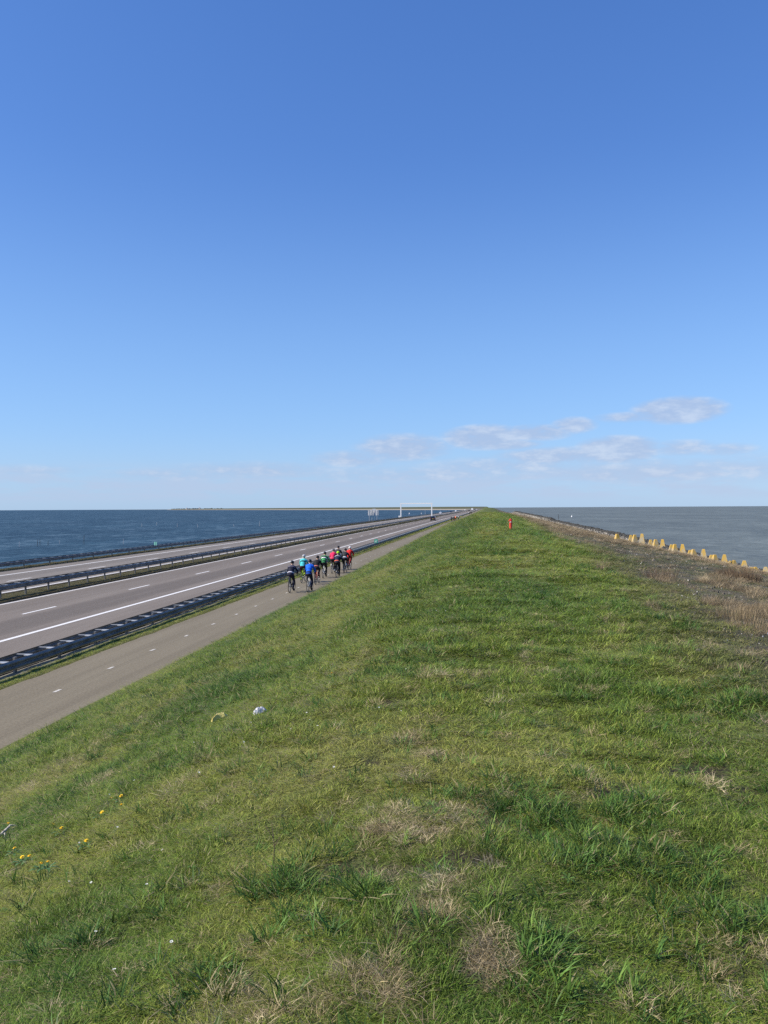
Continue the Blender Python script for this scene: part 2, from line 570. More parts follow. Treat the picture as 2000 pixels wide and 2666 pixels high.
def strip(name, x0, x1, z, m, parent=None, sr=ss_r, n=3, ragged=0.0, sd=0):
    xs_ = np.linspace(x0, x1, n)
    X, S = np.meshgrid(xs_, sr)
    if ragged:
        X[:, 0] += (fbm(sr * .9, sr * 0 + sd, sd, 4) - .5) * ragged
        X[:, -1] += (fbm(sr * .9, sr * 0 + sd + 9, sd + 5, 4) - .5) * ragged
    me, _, _ = grid_mesh(name, xs_, sr, lambda a, b: a * 0 + z)
    x, y = place(X, S)
    me.vertices.foreach_set('co', np.stack([x, y, X * 0 + z], -1).ravel())
    fattr(me, 'lat', X)
    me.update()
    return link(name, me, m, parent)


sr_f = np.concatenate([np.arange(-14, 70, .2), np.arange(70, 300, 1.0), ss_r[ss_r > 300]])
m_road = asphalt('motorway_asphalt', (.170, .142, .116), (.200, .170, .140), ((-19.3, 1.45, .85), (-22.9, 1.2, .35)))
m_road2 = asphalt('far_carriageway_asphalt', (.178, .156, .132), (.208, .182, .154), ((-30.0, 1.2, .3), (-33.6, 1.2, .4)))
m_path = asphalt('path_asphalt', (.172, .144, .096), (.205, .174, .118))
road = tag(strip('motorway', -24.72, -14.05, ROADZ, m_road, sr=sr_f, ragged=.08, sd=2), 'two lane motorway carriageway beside the cycle path', 'road', kind='structure')
road2 = tag(strip('carriageway', -37.5, -27.55, ROADZ, m_road2, sr=sr_f, ragged=.10, sd=4), 'far motorway carriageway beside the lake', 'road', kind='structure')
path = tag(strip('cycle_path', -12.05, -8.92, PATHZ, m_path, sr=sr_f, n=5, ragged=.16, sd=6), 'pale asphalt cycle path at the foot of the dike', 'path', kind='structure')


def paint_mat(name, col, wear):
    m = bpy.data.materials.new(name)
    m.use_nodes = True
    t = NT(m.node_tree)
    pos = t.n('ShaderNodeNewGeometry').outputs['Position']
    c = t.mix(t.ss(t.noise(pos, 14, 5, .7), .42, .72, 0, wear), col, (.24, .21, .18))
    b = t.n('ShaderNodeBsdfPrincipled', ins={'Base Color': c, 'Roughness': .6, 'Specular IOR Level': .3})
    t.n('ShaderNodeOutputMaterial', ins={0: b.outputs[0]})
    return m


m_paint, m_paint2 = paint_mat('road_paint', (.80, .78, .74), .35), paint_mat('worn_path_paint', (.62, .58, .50), .6)
for par, x, wd in ((road, -17.62, .22), (road, -24.42, .16), (road2, -27.85, .20), (road2, -35.25, .22)):
    strip('edge_line', x - wd / 2, x + wd / 2, ROADZ + .005, m_paint, par, n=2)


def dash_mesh(name, ln, wd, slant=0.0):
    mb = MB()
    mb.add([(-wd / 2, -ln / 2 - slant, 0), (wd / 2, -ln / 2 + slant, 0), (wd / 2, ln / 2 + slant, 0), (-wd / 2, ln / 2 - slant, 0)], [(0, 1, 2, 3)])
    return mb.mesh(name)


d_me, p_me = dash_mesh('lane_dash', 3.0, .15), dash_mesh('path_dash', .32, .085, .02)
for par, x, s0 in ((road, -21.2, 37.3 - 11.5 * 3), (road2, -31.95, 53.6 - 11.5 * 4)):
    for k in range(110):
        link('lane_dash', d_me, m_paint, par, (x, s0 + 11.5 * k, ROADZ + .005))
for k in range(75):
    link('path_dash', p_me, m_paint2, path, (-10.57 + random.uniform(-.02, .02), 10.5 + 2.97 * k, PATHZ + .005), (0, 0, random.uniform(-.06, .06)))

# ------------------------------------------------------------------ guard rails
m_galv = mat('galvanised_steel', (.19, .18, .165), .5, .2, .3, 2.2, spec=.4, coords='Object')
m_galv_l = mat('bright_galvanised_steel', (.46, .46, .45), .5, .35, .12, 3.0)


def beam_mesh(x, ztop, sgn, s0, s1, H=.28):
    # W profile, opening away from the posts
    pr = [(0, 0), (.018, -.02), (.05, -.05), (.05, -.085), (.0, -.12), (.0, -.16), (.05, -.195), (.05, -.23), (.018, -.26), (0, -.28)]
    sr = np.concatenate([np.arange(s0, 120, 4.0), np.arange(120, s1, 25.0), [s1]])
    mb = MB()
    n = len(pr)
    vs, fs = [], []
    for side in (0, .006):
        for s_ in sr:
            for a, b in pr:
                vs.append((x + sgn * (a - side), s_, ztop + b))
    k = len(sr)
    for q in range(2):
        for i in range(k - 1):
            for j in range(n - 1):
                o = q * k * n
                f = (o + i * n + j, o + i * n + j + 1, o + (i + 1) * n + j + 1, o + (i + 1) * n + j)
                fs.append(f if (q == 0) else f[::-1])
    for i in range(k - 1):      # closed top edge
        fs.append((i * n, (i + 1) * n, k * n + (i + 1) * n, k * n + i * n))
    mb.add(vs, fs)
    return mb.mesh('beam')


def guard_rail(xc, sep, ztop, zg, dpost, dbrk, s0, s1, smax, label, brk=True):
    g = empty('guard_rail', (xc, s0, zg))
    tag(g, label, 'guard rail')
    off = lambda me: me
    for sg in (1, -1):
        o = link('beam', beam_mesh(sg * sep / 2, ztop - zg, sg, 0 if False else 0, 1, .28) if False else beam_mesh(sg * sep / 2, ztop - zg, sg, s0, s1), m_galv, g)
        o.location.y = -s0
    pm = MB()
    pm.box((0, 0, (ztop - zg - .02) / 2 - .1), (.06, .11, ztop - zg + .18))
    pme = pm.mesh('post')
    bm_ = MB()
    bm_.box((0, 0, 0), (sep - .02, .055, .018))
    bm_.add([(sep * .05, -.16, -.012), (sep * .46, -.19, -.012), (sep * .46, -.02, -.012), (sep * .05, -.02, -.012), (sep * .05, -.16, .006), (sep * .46, -.19, .006), (sep * .46, -.02, .006), (sep * .05, -.02, .006)],
            [(3, 2, 1, 0), (4, 5, 6, 7), (0, 1, 5, 4), (1, 2, 6, 5), (2, 3, 7, 6), (3, 0, 4, 7)])
    bme = bm_.mesh('bracket')
    k, s = 0, 0.4
    far = MB()
    while s0 + s < smax:
        if k < 230:
            link('post', pme, m_galv, g, (random.uniform(-.01, .01), s, 0), (0, random.uniform(-.02, .02), random.uniform(-.05, .05)))
        else:
            far.box((0, s, (ztop - zg) / 2 - .1), (.06, .11, ztop - zg + .15))
        k += 1
        s += dpost
    if far.v:
        far.build('post', m_galv, g)['kind'] = 'stuff'
    k, s = 0, 0.95
    far = MB()
    while s0 + s < smax * .75:
        if k < 290:
            link('bracket', bme, m_galv_l, g, (0, s, ztop - zg - .035))
        else:
            far.box((0, s, ztop - zg - .035), (sep - .02, .07, .018))
        k += 1
        s += dbrk
    if far.v:
        far.build('bracket', m_galv_l, g)['kind'] = 'stuff'
    return g


guard_rail(-13.4, .62, .31, -.14, 2.46, 1.23, 12, 2480, 900, 'steel guard rail between the cycle path and the motorway')
guard_rail(-25.9, .60, .48, -.28, 2.46, 1.23, 24, 2480, 900, 'steel guard rail in the median between the two carriageways')
guard_rail(-38.3, .60, .30, -.30, 4.1, 1.37, 40, 2480, 1000, 'steel guard rail along the lake beyond the far carriageway')

# ------------------------------------------------------------------ vegetation scattered as instances
def blade_mesh(name, n, rad, h0, h1, wid, lean, seed, flat=0.0, curl=1.0):
    """a tuft: n curved tapering blades, 5 triangles each"""
    r = np.random.default_rng(seed)
    vs, fs, cv_ = [], [], []
    for i in range(n):
        a, q = r.uniform(0, 2 * math.pi), rad * math.sqrt(r.uniform(0, 1))
        bx_, by_ = q * math.cos(a), q * math.sin(a)
        ln = r.uniform(h0, h1)
        d = a + r.normal(0, 1.1)
        le = r.uniform(*lean) + flat
        cu = r.uniform(.3, 1.1) * curl
        wv = wid * r.uniform(.6, 1.35)
        px_, py_ = -math.sin(d + r.normal(0, .5)), math.cos(d + r.normal(0, .5))
        b = len(vs)
        x, y, z, th = bx_, by_, -.012, le
        for k in range(4):
            ww = wv * (1.0, .95, .65, 0)[k] / 2
            if k < 3:
                vs += [(x - px_ * ww, y - py_ * ww, z), (x + px_ * ww, y + py_ * ww, z)]
            else:
                vs.append((x, y, z))
            st = ln / 3
            x += math.cos(d) * math.sin(th) * st
            y += math.sin(d) * math.sin(th) * st
            z = max(z + math.cos(th) * st, -.012)
            th = min(th + cu * .45, 1.75)
        fs += [(b, b + 1, b + 3, b + 2), (b + 2, b + 3, b + 5, b + 4), (b + 4, b + 5, b + 6)]
        cv_ += [r.uniform(.38, 1.6) if r.uniform() > .09 else 2.2] * 7
    me = bpy.data.meshes.new(name)
    me.from_pydata(vs, [], fs)
    me.polygons.foreach_set('use_smooth', [True] * len(me.polygons))
    fattr(me, 'bv', cv_)
    me.update()
    return me


def leaf_mat(name, rough=.5, trans=.28, spec=.18, straw=True):
    m = bpy.data.materials.new(name)
    m.use_nodes = True
    t = NT(m.node_tree)
    tint = t.n('ShaderNodeAttribute', attribute_name='tint', attribute_type='INSTANCER').outputs['Color']
    bv = t.n('ShaderNodeAttribute', attribute_name='bv').outputs['Fac']
    cb = t.n('ShaderNodeCombineColor', ins={0: bv, 1: bv, 2: bv})
    c = t.mix(t.ss(bv, 1.6, 2.1), t.mix(1.0, tint, cb.outputs[0], 'MULTIPLY'), (.34, .29, .15)) if straw else t.mix(1.0, tint, cb.outputs[0], 'MULTIPLY')
    b = t.n('ShaderNodeBsdfPrincipled', ins={'Base Color': c, 'Roughness': rough, 'Specular IOR Level': spec})
    tr = t.n('ShaderNodeBsdfTranslucent', ins={'Color': c})
    mx = t.n('ShaderNodeMixShader', ins={0: trans, 1: b.outputs[0], 2: tr.outputs[0]})
    t.n('ShaderNodeOutputMaterial', ins={0: mx.outputs[0]})
    return m


def scatter(name, protos, m, co, rot, scl, tint, label, cat):
    """points carry rotation, scale and tint; geometry nodes put one of the tufts on each"""
    me = bpy.data.meshes.new(name)
    n = len(co)
    me.vertices.add(n)
    me.vertices.foreach_set('co', np.asarray(co, np.float32).ravel())
    for nm, ty, arr in (('rot', 'FLOAT_VECTOR', rot), ('scl', 'FLOAT_VECTOR', scl)):
        a = me.attributes.new(nm, ty, 'POINT')
        a.data.foreach_set('vector', np.asarray(arr, np.float32).ravel())
    a = me.attributes.new('tint', 'FLOAT_COLOR', 'POINT')
    a.data.foreach_set('color', np.concatenate([tint, np.ones((n, 1))], 1).astype(np.float32).ravel())
    a = me.attributes.new('pick', 'INT', 'POINT')
    a.data.foreach_set('value', rng.integers(0, len(protos), n).astype(np.int32))
    o = bpy.data.objects.new(name, me)
    C.objects.link(o)
    ng = bpy.data.node_groups.new(name + '_scatter', 'GeometryNodeTree')
    ng.interface.new_socket('Geometry', in_out='INPUT', socket_type='NodeSocketGeometry')
    ng.interface.new_socket('Geometry', in_out='OUTPUT', socket_type='NodeSocketGeometry')
    N, L = ng.nodes, ng.links
    gi, go = N.new('NodeGroupInput'), N.new('NodeGroupOutput')
    iop = N.new('GeometryNodeInstanceOnPoints')
    jn = None
    for pm in reversed(protos):
        if not pm.materials:
            pm.materials.append(m)
        po = bpy.data.objects.new(name + '_tuft', pm)
        oi = N.new('GeometryNodeObjectInfo')
        oi.inputs['Object'].default_value = po
        oi.inputs['As Instance'].default_value = False
        gg = N.new('GeometryNodeGeometryToInstance')
        L.new(oi.outputs['Geometry'], gg.inputs[0])
        if jn is None:
            jn = N.new('GeometryNodeJoinGeometry')
        L.new(gg.outputs[0], jn.inputs[0])

    def na(nm, ty):
        q = N.new('GeometryNodeInputNamedAttribute')
        q.data_type = ty
        q.inputs['Name'].default_value = nm
        return [s_ for s_ in q.outputs if s_.enabled][0]
    L.new(gi.outputs[0], iop.inputs['Points'])
    L.new(jn.outputs[0], iop.inputs['Instance'])
    iop.inputs['Pick Instance'].default_value = True
    L.new(na('pick', 'INT'), iop.inputs['Instance Index'])
    e2r = N.new('FunctionNodeEulerToRotation')
    L.new(na('rot', 'FLOAT_VECTOR'), e2r.inputs[0])
    L.new(e2r.outputs[0], iop.inputs['Rotation'])
    L.new(na('scl', 'FLOAT_VECTOR'), iop.inputs['Scale'])
    L.new(iop.outputs[0], go.inputs[0])
    md = o.modifiers.new('scatter', 'NODES')
    md.node_group = ng
    tag(o, label, cat, kind='stuff')
    return o


def sample(n, d0, d1, p, half=0.60, bear=-0.122):
    """points round the viewer's place; density falls off with distance as d^-p"""
    u = rng.uniform(0, 1, n)
    q = 2 - p
    d = (d0 ** q + u * (d1 ** q - d0 ** q)) ** (1 / q)
    a = rng.uniform(-half, half, n) + bear
    return d * np.sin(a), d * np.cos(a), d


def pal(cols, t):
    cols = np.array(cols)
    i = np.clip(t, 0, 1) * (len(cols) - 1)
    k = np.minimum(i.astype(int), len(cols) - 2)
    f = (i - k)[:, None]
    return cols[k] * (1 - f) + cols[k + 1] * f


def slope_rot(X, S, n, tilt=0.12):
    r = np.zeros((n, 3))
    r[:, 0] = rng.normal(0, tilt, n)
    r[:, 1] = rng.normal(0, tilt, n)
    r[:, 2] = rng.uniform(0, 2 * math.pi, n)
    return r


m_leaf = leaf_mat('grass_blade')
m_straw = leaf_mat('dead_grass_blade', .7, .25, .15, False)
LAWN = [blade_mesh('lawn_tuft', 36, .058, .020, .062, .0027, (.35, 1.35), i, curl=1.2) for i in range(4)] + [blade_mesh('lawn_tuft', 24, .06, .03, .085, .0033, (.3, 1.25), 40 + i, curl=1.2) for i in range(2)]
TALL = [blade_mesh('tall_tuft', 46, .06, .06, .14, .0045, (.25, 1.15), 60 + i) for i in range(3)]
STRAW = [blade_mesh('straw_tuft', 80, .07, .03, .095, .0016, (.95, 1.5), 80 + i, curl=.6) for i in range(3)]
DEAD = [blade_mesh('dead_tuft', 110, .13, .12, .42, .0030, (.05, .45), 90 + i, curl=.35) for i in range(3)]

GREENS = [(.098, .175, .029), (.158, .228, .036), (.222, .278, .045), (.318, .325, .080)]


def lod(d, d0=4.0, p=.75):
    return np.maximum(d / d0, 1.0) ** p


# --- turf
N1 = 520000
X, S, d = sample(N1, 1.4, 230, 1.5)
Xs, Ss, ds = sample(90000, 0.8, 9, 1.5, 1.45)      # the turf to either side of and behind the frame
side = np.abs(np.arctan2(Xs, Ss) + .122) > .6
X, S, d = np.concatenate([X, Xs[side]]), np.concatenate([S, Ss[side]]), np.concatenate([d, ds[side]])
N1 = len(X)
dr = dry_fac(X, S)
patch = fbm(X * 1.1, 26 * S / (26 + S) * .9, 51, 4)
bare = sstep(fbm(X * 2.6, S * 2.4, 77, 3), .70, .78) * sstep(S, 12, 6)
ok = (X > -8.90 + (fbm(S * 1.3, S * 0 + 5, 19, 4) - .6) * .30) & (X < edge_right(S) + rng.normal(0, .5, N1)) & (rng.uniform(0, 1, N1) > dr * .72) & (rng.uniform(0, 1, N1) > bare * .85)
X, S, d, dr, patch = X[ok], S[ok], d[ok], dr[ok], patch[ok]
n = len(X)
k = lod(d)
clump = fbm(X * 5.5, S * 5.0, 57, 2)
hgt = (.40 + .65 * sstep(patch, .3, .75)) * rng.uniform(.7, 1.3, n) * (.45 + 1.25 * sstep(clump, .3, .75))
kn = .72 + .28 * sstep(d, 3, 9)
scl = np.stack([k * (.4 + .6 * kn), k * (.4 + .6 * kn), kn * hgt * k ** .4], 1)
Sq = 26 * S / (26 + S)
mow = np.exp(-((X - 1.15) / .75) ** 2) * sstep(S, 9, 20)
hgt = hgt * (1 - .45 * mow)
scl[:, 2] *= 1 - .45 * mow
t = np.clip(.5 + .12 * mow + (fbm(X * .55, Sq * .4, 61, 3) - .5) * 1.4 + (patch - .5) * -1.1 + rng.normal(0, .2, n), 0, 1)
tint = pal(GREENS, t)
tint = tint * (1 - .45 * dr[:, None]) + np.array((.20, .17, .06)) * .45 * dr[:, None]
near_edge = sstep(X, edge_right(S) - 1.2, edge_right(S))[:, None] * .6
tint = tint * (1 - near_edge) + np.array((.15, .135, .055)) * near_edge
scatter('turf', LAWN, m_leaf, np.stack([*place(X, S), ground(X, S)], 1), slope_rot(X, S, n), scl, tint, 'short green turf over the crown and slope of the dike', 'grass')

# --- taller darker clumps
N2 = 40000
X, S, d = sample(N2, 1.5, 120, 1.35)
cl = fbm(X * 1.1, 26 * S / (26 + S) * 1.0, 33, 3)
ok = (X > -8.7) & (X < edge_right(S) - .2) & ((cl > .68) | (rng.uniform(0, 1, N2) < .09 + .9 * blobs(X, S, TALL_SPOTS))) & (dry_fac(X, S) < .5)
X, S, d = X[ok], S[ok], d[ok]
n = len(X)
k = lod(d, 6, .7)
tint = pal([(.062, .135, .028), (.100, .180, .034), (.165, .235, .045)], np.clip(rng.normal(.4, .3, n), 0, 1))
scatter('tall_grass', TALL, m_leaf, np.stack([*place(X, S), ground(X, S)], 1), slope_rot(X, S, n, .2), np.stack([k, k, rng.uniform(.55, 1.05, n) * k ** .3], 1), tint, 'darker longer grass clumps among the turf', 'grass')

# --- dead straw in the turf
N3 = 85000
X, S, d = sample(N3, 1.4, 60, 1.4)
dr = dry_fac(X, S)
ok = (X > -8.86) & (X < edge_right(S)) & (rng.uniform(0, 1, N3) < dr * .75 + .018)
X, S, d = X[ok], S[ok], d[ok]
n = len(X)
k = np.minimum(lod(d), 1.5) * .85
tint = pal([(.25, .195, .105), (.36, .29, .165), (.47, .39, .25)], rng.uniform(0, 1, n))
scatter('dead_straw', STRAW, m_straw, np.stack([*place(X, S), ground(X, S) + .01], 1), slope_rot(X, S, n, .25), np.stack([k, k, rng.uniform(.5, 1.0, n)], 1), tint, 'matted straw coloured dead grass in the turf', 'dead grass')

# --- verges between path, rail and carriageways
N4 = 52000
S = 10 + (rng.uniform(0, 1, N4) ** 2.2) * 420
lane = rng.integers(0, 4, N4)
X = np.where(lane <= 1, rng.uniform(-13.0, -12.0, N4), np.where(lane == 2, rng.uniform(-27.5, -24.9, N4), rng.uniform(-40.0, -37.55, N4)))
X = np.where((lane == 2) & (rng.uniform(0, 1, N4) < .25), -24.9 + rng.normal(0, .12, N4), X)
d = np.hypot(X, S)
k = lod(d, 7, .62)
hgt = np.where(lane <= 1, .75, np.where(lane == 2, .9, 1.3)) * rng.uniform(.6, 1.3, N4)
tA = pal(GREENS, np.clip(rng.normal(.75, .25, N4), 0, 1)) * 1.2
tB = pal([(.075, .070, .028), (.125, .105, .05), (.10, .115, .035)], rng.uniform(0, 1, N4))
edge = (sstep(np.abs(X + 12.15), .35, .0) * .7)[:, None]
tint = np.where((lane <= 1)[:, None], tA * (1 - edge) + np.array((.12, .095, .045)) * edge, tB)
scatter('verge_grass', LAWN[:4], m_leaf, np.stack([X, S, ground(X, S)], 1), slope_rot(X, S, N4), np.stack([k, k, hgt * k ** .2], 1), tint, 'thin grass on the verges beside the rails', 'grass')

# --- dead tall grass and moss on the seaward slope
N5 = 60000
X, S, d = sample(N5, 5, 330, 1.15, .42, .22)
er = edge_right(S)
far_ = sstep(S, 45, 90)
cl = fbm(X * .45, S * .22, 71, 4)
thr = .64 - .20 * far_
ok = (X > er - .5) & (X < 22.5 - 2 * far_) & ((cl > thr) | (rng.uniform(0, 1, N5) < .09))
# a hem of dead grass in front of the row of concrete pyramids
ne = 2600
u_ = rng.uniform(0, 1, ne)
Xe = 11 + 12.5 * u_ + rng.normal(0, .5, ne)
Se = 70.5 - 1.4 * u_ + rng.normal(0, 1.3, ne) - 2.0 * rng.uniform(0, 1, ne) ** 2
keep = fbm(Xe * .55, Se * .3, 143, 3) > .40
X, S, d, cl, thr = np.concatenate([X, Xe[keep]]), np.concatenate([S, Se[keep]]), np.concatenate([d, Se[keep]]), np.concatenate([cl, Xe[keep] * 0 + 1]), np.concatenate([thr, Xe[keep] * 0])
ok = np.concatenate([ok, np.ones(keep.sum(), bool)])
X, S, d = X[ok], S[ok], d[ok]
n = len(X)
k = lod(d, 14, .62)
tint = pal([(.17, .125, .075), (.255, .20, .125), (.36, .29, .18)], np.clip(rng.normal(.5, .3, n), 0, 1))
scatter('dead_slope_grass', DEAD, m_straw, np.stack([*place(X, S), ground(X, S)], 1), slope_rot(X, S, n, .15), np.stack([k, k, rng.uniform(.22, .55, n) * (1 + .3 * sstep(S, 45, 90)) * np.where(cl[ok] > thr[ok], 1, .45)], 1), tint, 'tan dead grass over the gravel of the seaward slope', 'dead grass')
N6 = 60000
X, S, d = sample(N6, 5, 200, 1.3, .42, .22)
er = edge_right(S)
cl = fbm(X * .8, S * .5, 87, 4)
ok = (X > er - .6) & (X < 21) & ((cl > .47) | (rng.uniform(0, 1, N6) < .2))
X, S, d = X[ok], S[ok], d[ok]
n = len(X)
k = lod(d, 6, .7)
tint = pal([(.095, .105, .042), (.125, .145, .042), (.21, .18, .085)], np.clip(rng.normal(.45, .3, n), 0, 1))
scatter('slope_moss', LAWN[:4], m_leaf, np.stack([*place(X, S), ground(X, S)], 1), slope_rot(X, S, n), np.stack([k, k, rng.uniform(.3, .8, n)], 1), tint, 'sparse mossy growth over the gravel of the seaward slope', 'moss')


# --- pebbles and shells
def rock_mesh(name, seed, sub=1, amp=.28):
    import bmesh
    r = random.Random(seed)
    bm = bmesh.new()
    bmesh.ops.create_icosphere(bm, subdivisions=sub, radius=.5)
    ax = [Vector((r.gauss(0, 1), r.gauss(0, 1), r.gauss(0, 1))).normalized() for _ in range(7)]
    cut = [r.uniform(.28, .46) for _ in ax]
    for v_ in bm.verts:
        for a_, c_ in zip(ax, cut):         # flat broken faces
            dd = v_.co.dot(a_)
            if dd > c_:
                v_.co -= a_ * (dd - c_)
        v_.co *= 1 + r.uniform(-amp, amp) * .35
    me = bpy.data.meshes.new(name)
    bm.to_mesh(me)
    bm.free()
    fattr(me, 'bv', [r.uniform(.9, 1.1) for _ in me.vertices])
    return me


PEB = [rock_mesh('pebble', i) for i in range(4)]
N7 = 30000
X, S, d = sample(N7, 5, 110, 1.4, .42, .22)
er = edge_right(S)
ok = (X > er - .3) & (X < 22) & (fbm(X * .7, S * .5, 87, 4) < .58)
X, S, d = X[ok], S[ok], d[ok]
n = len(X)
k = (lod(d, 8, .6) * rng.lognormal(math.log(.026), .45, n))[:, None]
tint = pal([(.075, .066, .054), (.135, .120, .095), (.22, .20, .165)], np.clip(rng.normal(.35, .25, n), 0, 1))
m_peb = leaf_mat('pebble_stone', .85, 0.0, .2, False)
scatter('gravel', PEB, m_peb, np.stack([*place(X, S), ground(X, S)], 1), rng.uniform(0, 6, (n, 3)), k * np.array((1, .8, .6)), tint, 'grey gravel on the seaward slope', 'gravel')
N8 = 3200
X, S, d = sample(N8, 7, 70, 1.2, .42, .24)
ok = (X > edge_right(S) + .2) & (X < 20) & (fbm(X * .5, S * .4, 95, 3) > .56)
X, S, d = X[ok], S[ok], d[ok]
n = len(X)
k = (lod(d, 10, .5) * rng.lognormal(math.log(.019), .4, n))[:, None]
scatter('seashells', PEB, m_peb, np.stack([*place(X, S), ground(X, S) + .02], 1), rng.uniform(0, 6, (n, 3)), k * np.array((1, .8, .35)), pal([(.5, .46, .40), (.78, .76, .72)], rng.uniform(0, 1, n)), 'white shell fragments scattered over the gravel', 'shells')
N9 = 800
X, S, d = sample(N9, 3.2, 40, 1.3, .45, -.35)
ok = (X < -.6) & (X > -8) & (fbm(X * .4, S * .3, 101, 3) > .48) & (rng.uniform(0, 1, N9) < .45)
X, S, d = X[ok], S[ok], d[ok]
n = len(X)
DAISY = MB()
for q in range(9):
    a = q * 2 * math.pi / 9
    DAISY.add([(.003 * math.cos(a), .003 * math.sin(a), 0), (.011 * math.cos(a - .3), .011 * math.sin(a - .3), .001), (.013 * math.cos(a), .013 * math.sin(a), .003), (.011 * math.cos(a + .3), .011 * math.sin(a + .3), .001)], [(0, 1, 2, 3)])
dme = DAISY.mesh('daisy_head')
fattr(dme, 'bv', [1.0] * len(dme.vertices))
scatter('daisies', [dme], m_peb, np.stack([X, S, ground(X, S) + .05], 1), rng.normal(0, .35, (n, 3)), np.full((n, 3), .55) * lod(d, 6, .3)[:, None], np.tile((.8, .8, .76), (n, 1)), 'tiny white daisies dotted over the landward slope', 'daisies')

# ------------------------------------------------------------------ rock revetment at the water's edge
STONES = [rock_mesh('stone', 100 + i, 1, .3) for i in range(8)]


def stone_mat():
    m = bpy.data.materials.new('revetment_stone')
    m.use_nodes = True
    t = NT(m.node_tree)
    tcn = t.n('ShaderNodeTexCoord')
    pos = t.n('ShaderNodeNewGeometry').outputs['Position']
    oi = t.n('ShaderNodeObjectInfo')
    n1 = t.noise(pos, 4.0, 4)
    n2 = t.noise(pos, 1.3, 3)
    c = t.mix(oi.outputs['Random'], (.030, .030, .028), (.085, .080, .070))
    xx = t.n('ShaderNodeSeparateXYZ', ins={0: pos}).outputs[0]
    c = t.mix(t.math('MULTIPLY', t.ss(n2, .42, .56), t.ss(xx, 25.3, 24.7, 0, .9)), c, (.42, .38, .31))
    c = t.mix(t.ss(n1, .4, .7, 0, .6), c, (.045, .047, .038))
    # dark weed on everything the sea reaches
    z = t.n('ShaderNodeSeparateXYZ', ins={0: pos}).outputs[2]
    c = t.mix(t.ss(t.math('ADD', z, t.math('MULTIPLY', n2, .5)), -1.55, -1.85, 0, .85), c, (.022, .024, .020))
    b = t.n('ShaderNodeBsdfPrincipled', ins={'Base Color': c, 'Roughness': .8, 'Specular IOR Level': .25})
    t.n('ShaderNodeOutputMaterial', ins={0: b.outputs[0]})
    return m


m_stone = stone_mat()
rev = empty('rock_revetment', (26, 60, -2))
rev['kind'] = 'structure'
rev['label'] = 'band of dark boulders along the edge of the sea'
spots = []
for i in range(16000):
    s_ = 52 + 700 * random.random() ** 1.9
    x_ = 24.0 + 6.5 * random.random() ** 1.15
    spots.append((s_, x_))
spots.sort()
near = [p for p in spots if p[0] > 74 and p[1] < 28][:300]
nearset = set(near)
far = MB()
for (s_, x_) in spots:
    gz = float(ground(x_, s_, False))
    r_ = random.uniform(.40, .90) * (1 + s_ / 900)
    hump = float(np.interp(s_, (90, 163, 700), (-.22, .70, 1.7))) * math.exp(-((x_ - 26.4) / 1.5) ** 2)
    z_ = gz + hump + random.uniform(-.05, .15)
    rot = (random.uniform(0, 6), random.uniform(0, 6), random.uniform(0, 6))
    sc_ = (r_, r_ * random.uniform(.7, 1.2), r_ * random.uniform(.6, .9))
    if (s_, x_) in nearset:
        link('stone', STONES[random.randrange(8)], m_stone, rev, (x_ - 26, s_ - 60, z_ + 2), rot, sc_)
    else:
        me = STONES[random.randrange(8)]
        mt = Matrix.LocRotScale(Vector((x_ - 26, s_ - 60, z_ + 2)), __import__('mathutils').Euler(rot), Vector(sc_))
        if s_ < 330:
            far.add([mt @ v_.co for v_ in me.vertices], [tuple(p.vertices) for p in me.polygons])
        else:
            far.box((x_ - 26, s_ - 60, z_ + 2), tuple(k_ * 1.2 for k_ in sc_), mt.to_3x3().normalized())
far.build('stone', m_stone, rev)['kind'] = 'stuff'


# ------------------------------------------------------------------ concrete pyramids stepping down to the sea
def lichen_mat():
    m = bpy.data.materials.new('lichened_concrete')
    m.use_nodes = True
    t = NT(m.node_tree)
    pos = t.n('ShaderNodeNewGeometry').outputs['Position']
    oi = t.n('ShaderNodeObjectInfo').outputs['Random']
    ob = t.n('ShaderNodeTexCoord').outputs['Object']
    z = t.n('ShaderNodeSeparateXYZ', ins={0: ob}).outputs[2]
    n1, n2 = t.noise(pos, 3.2, 5, .65), t.noise(pos, 16, 4, .7)
    c = t.mix(t.ss(n2, .3, .7), (.32, .285, .21), (.46, .40, .28))
    f = t.math('MULTIPLY', t.ss(t.math('ADD', n1, t.math('ADD', t.math('MULTIPLY', z, .32), t.math('MULTIPLY', oi, .10))), .52, .86), .85)
    c = t.mix(f, c, (.54, .335, .045))
    c = t.mix(t.ss(n2, .62, .75, 0, .5), c, (.22, .19, .14))
    b = t.n('ShaderNodeBsdfPrincipled', ins={'Base Color': c, 'Roughness': .9, 'Specular IOR Level': .15})
    t.n('ShaderNodeOutputMaterial', ins={0: b.outputs[0]})
    return m


m_lich = lichen_mat()
pyr = MB()
for (hw, z) in ((.36, -.35), (.36, 0), (.125, .93), (.10, .96)):
    pyr.add([(-hw, -hw, z), (hw, -hw, z), (hw, hw, z), (-hw, hw, z)], [])
for i in range(3):
    pyr.f += [(i * 4 + k, i * 4 + (k + 1) % 4, i * 4 + 4 + (k + 1) % 4, i * 4 + 4 + k) for k in range(4)]
pyr.f += [(12, 13, 14, 15), (3, 2, 1, 0)]
pyr.mi = []
pyr_me = pyr.mesh('concrete_pyramid')


def unproject(x, y):
    u, v = (x - 1000) / FPX, -(y - 1333) / FPX
    return fw + u * rt2 + v * up2


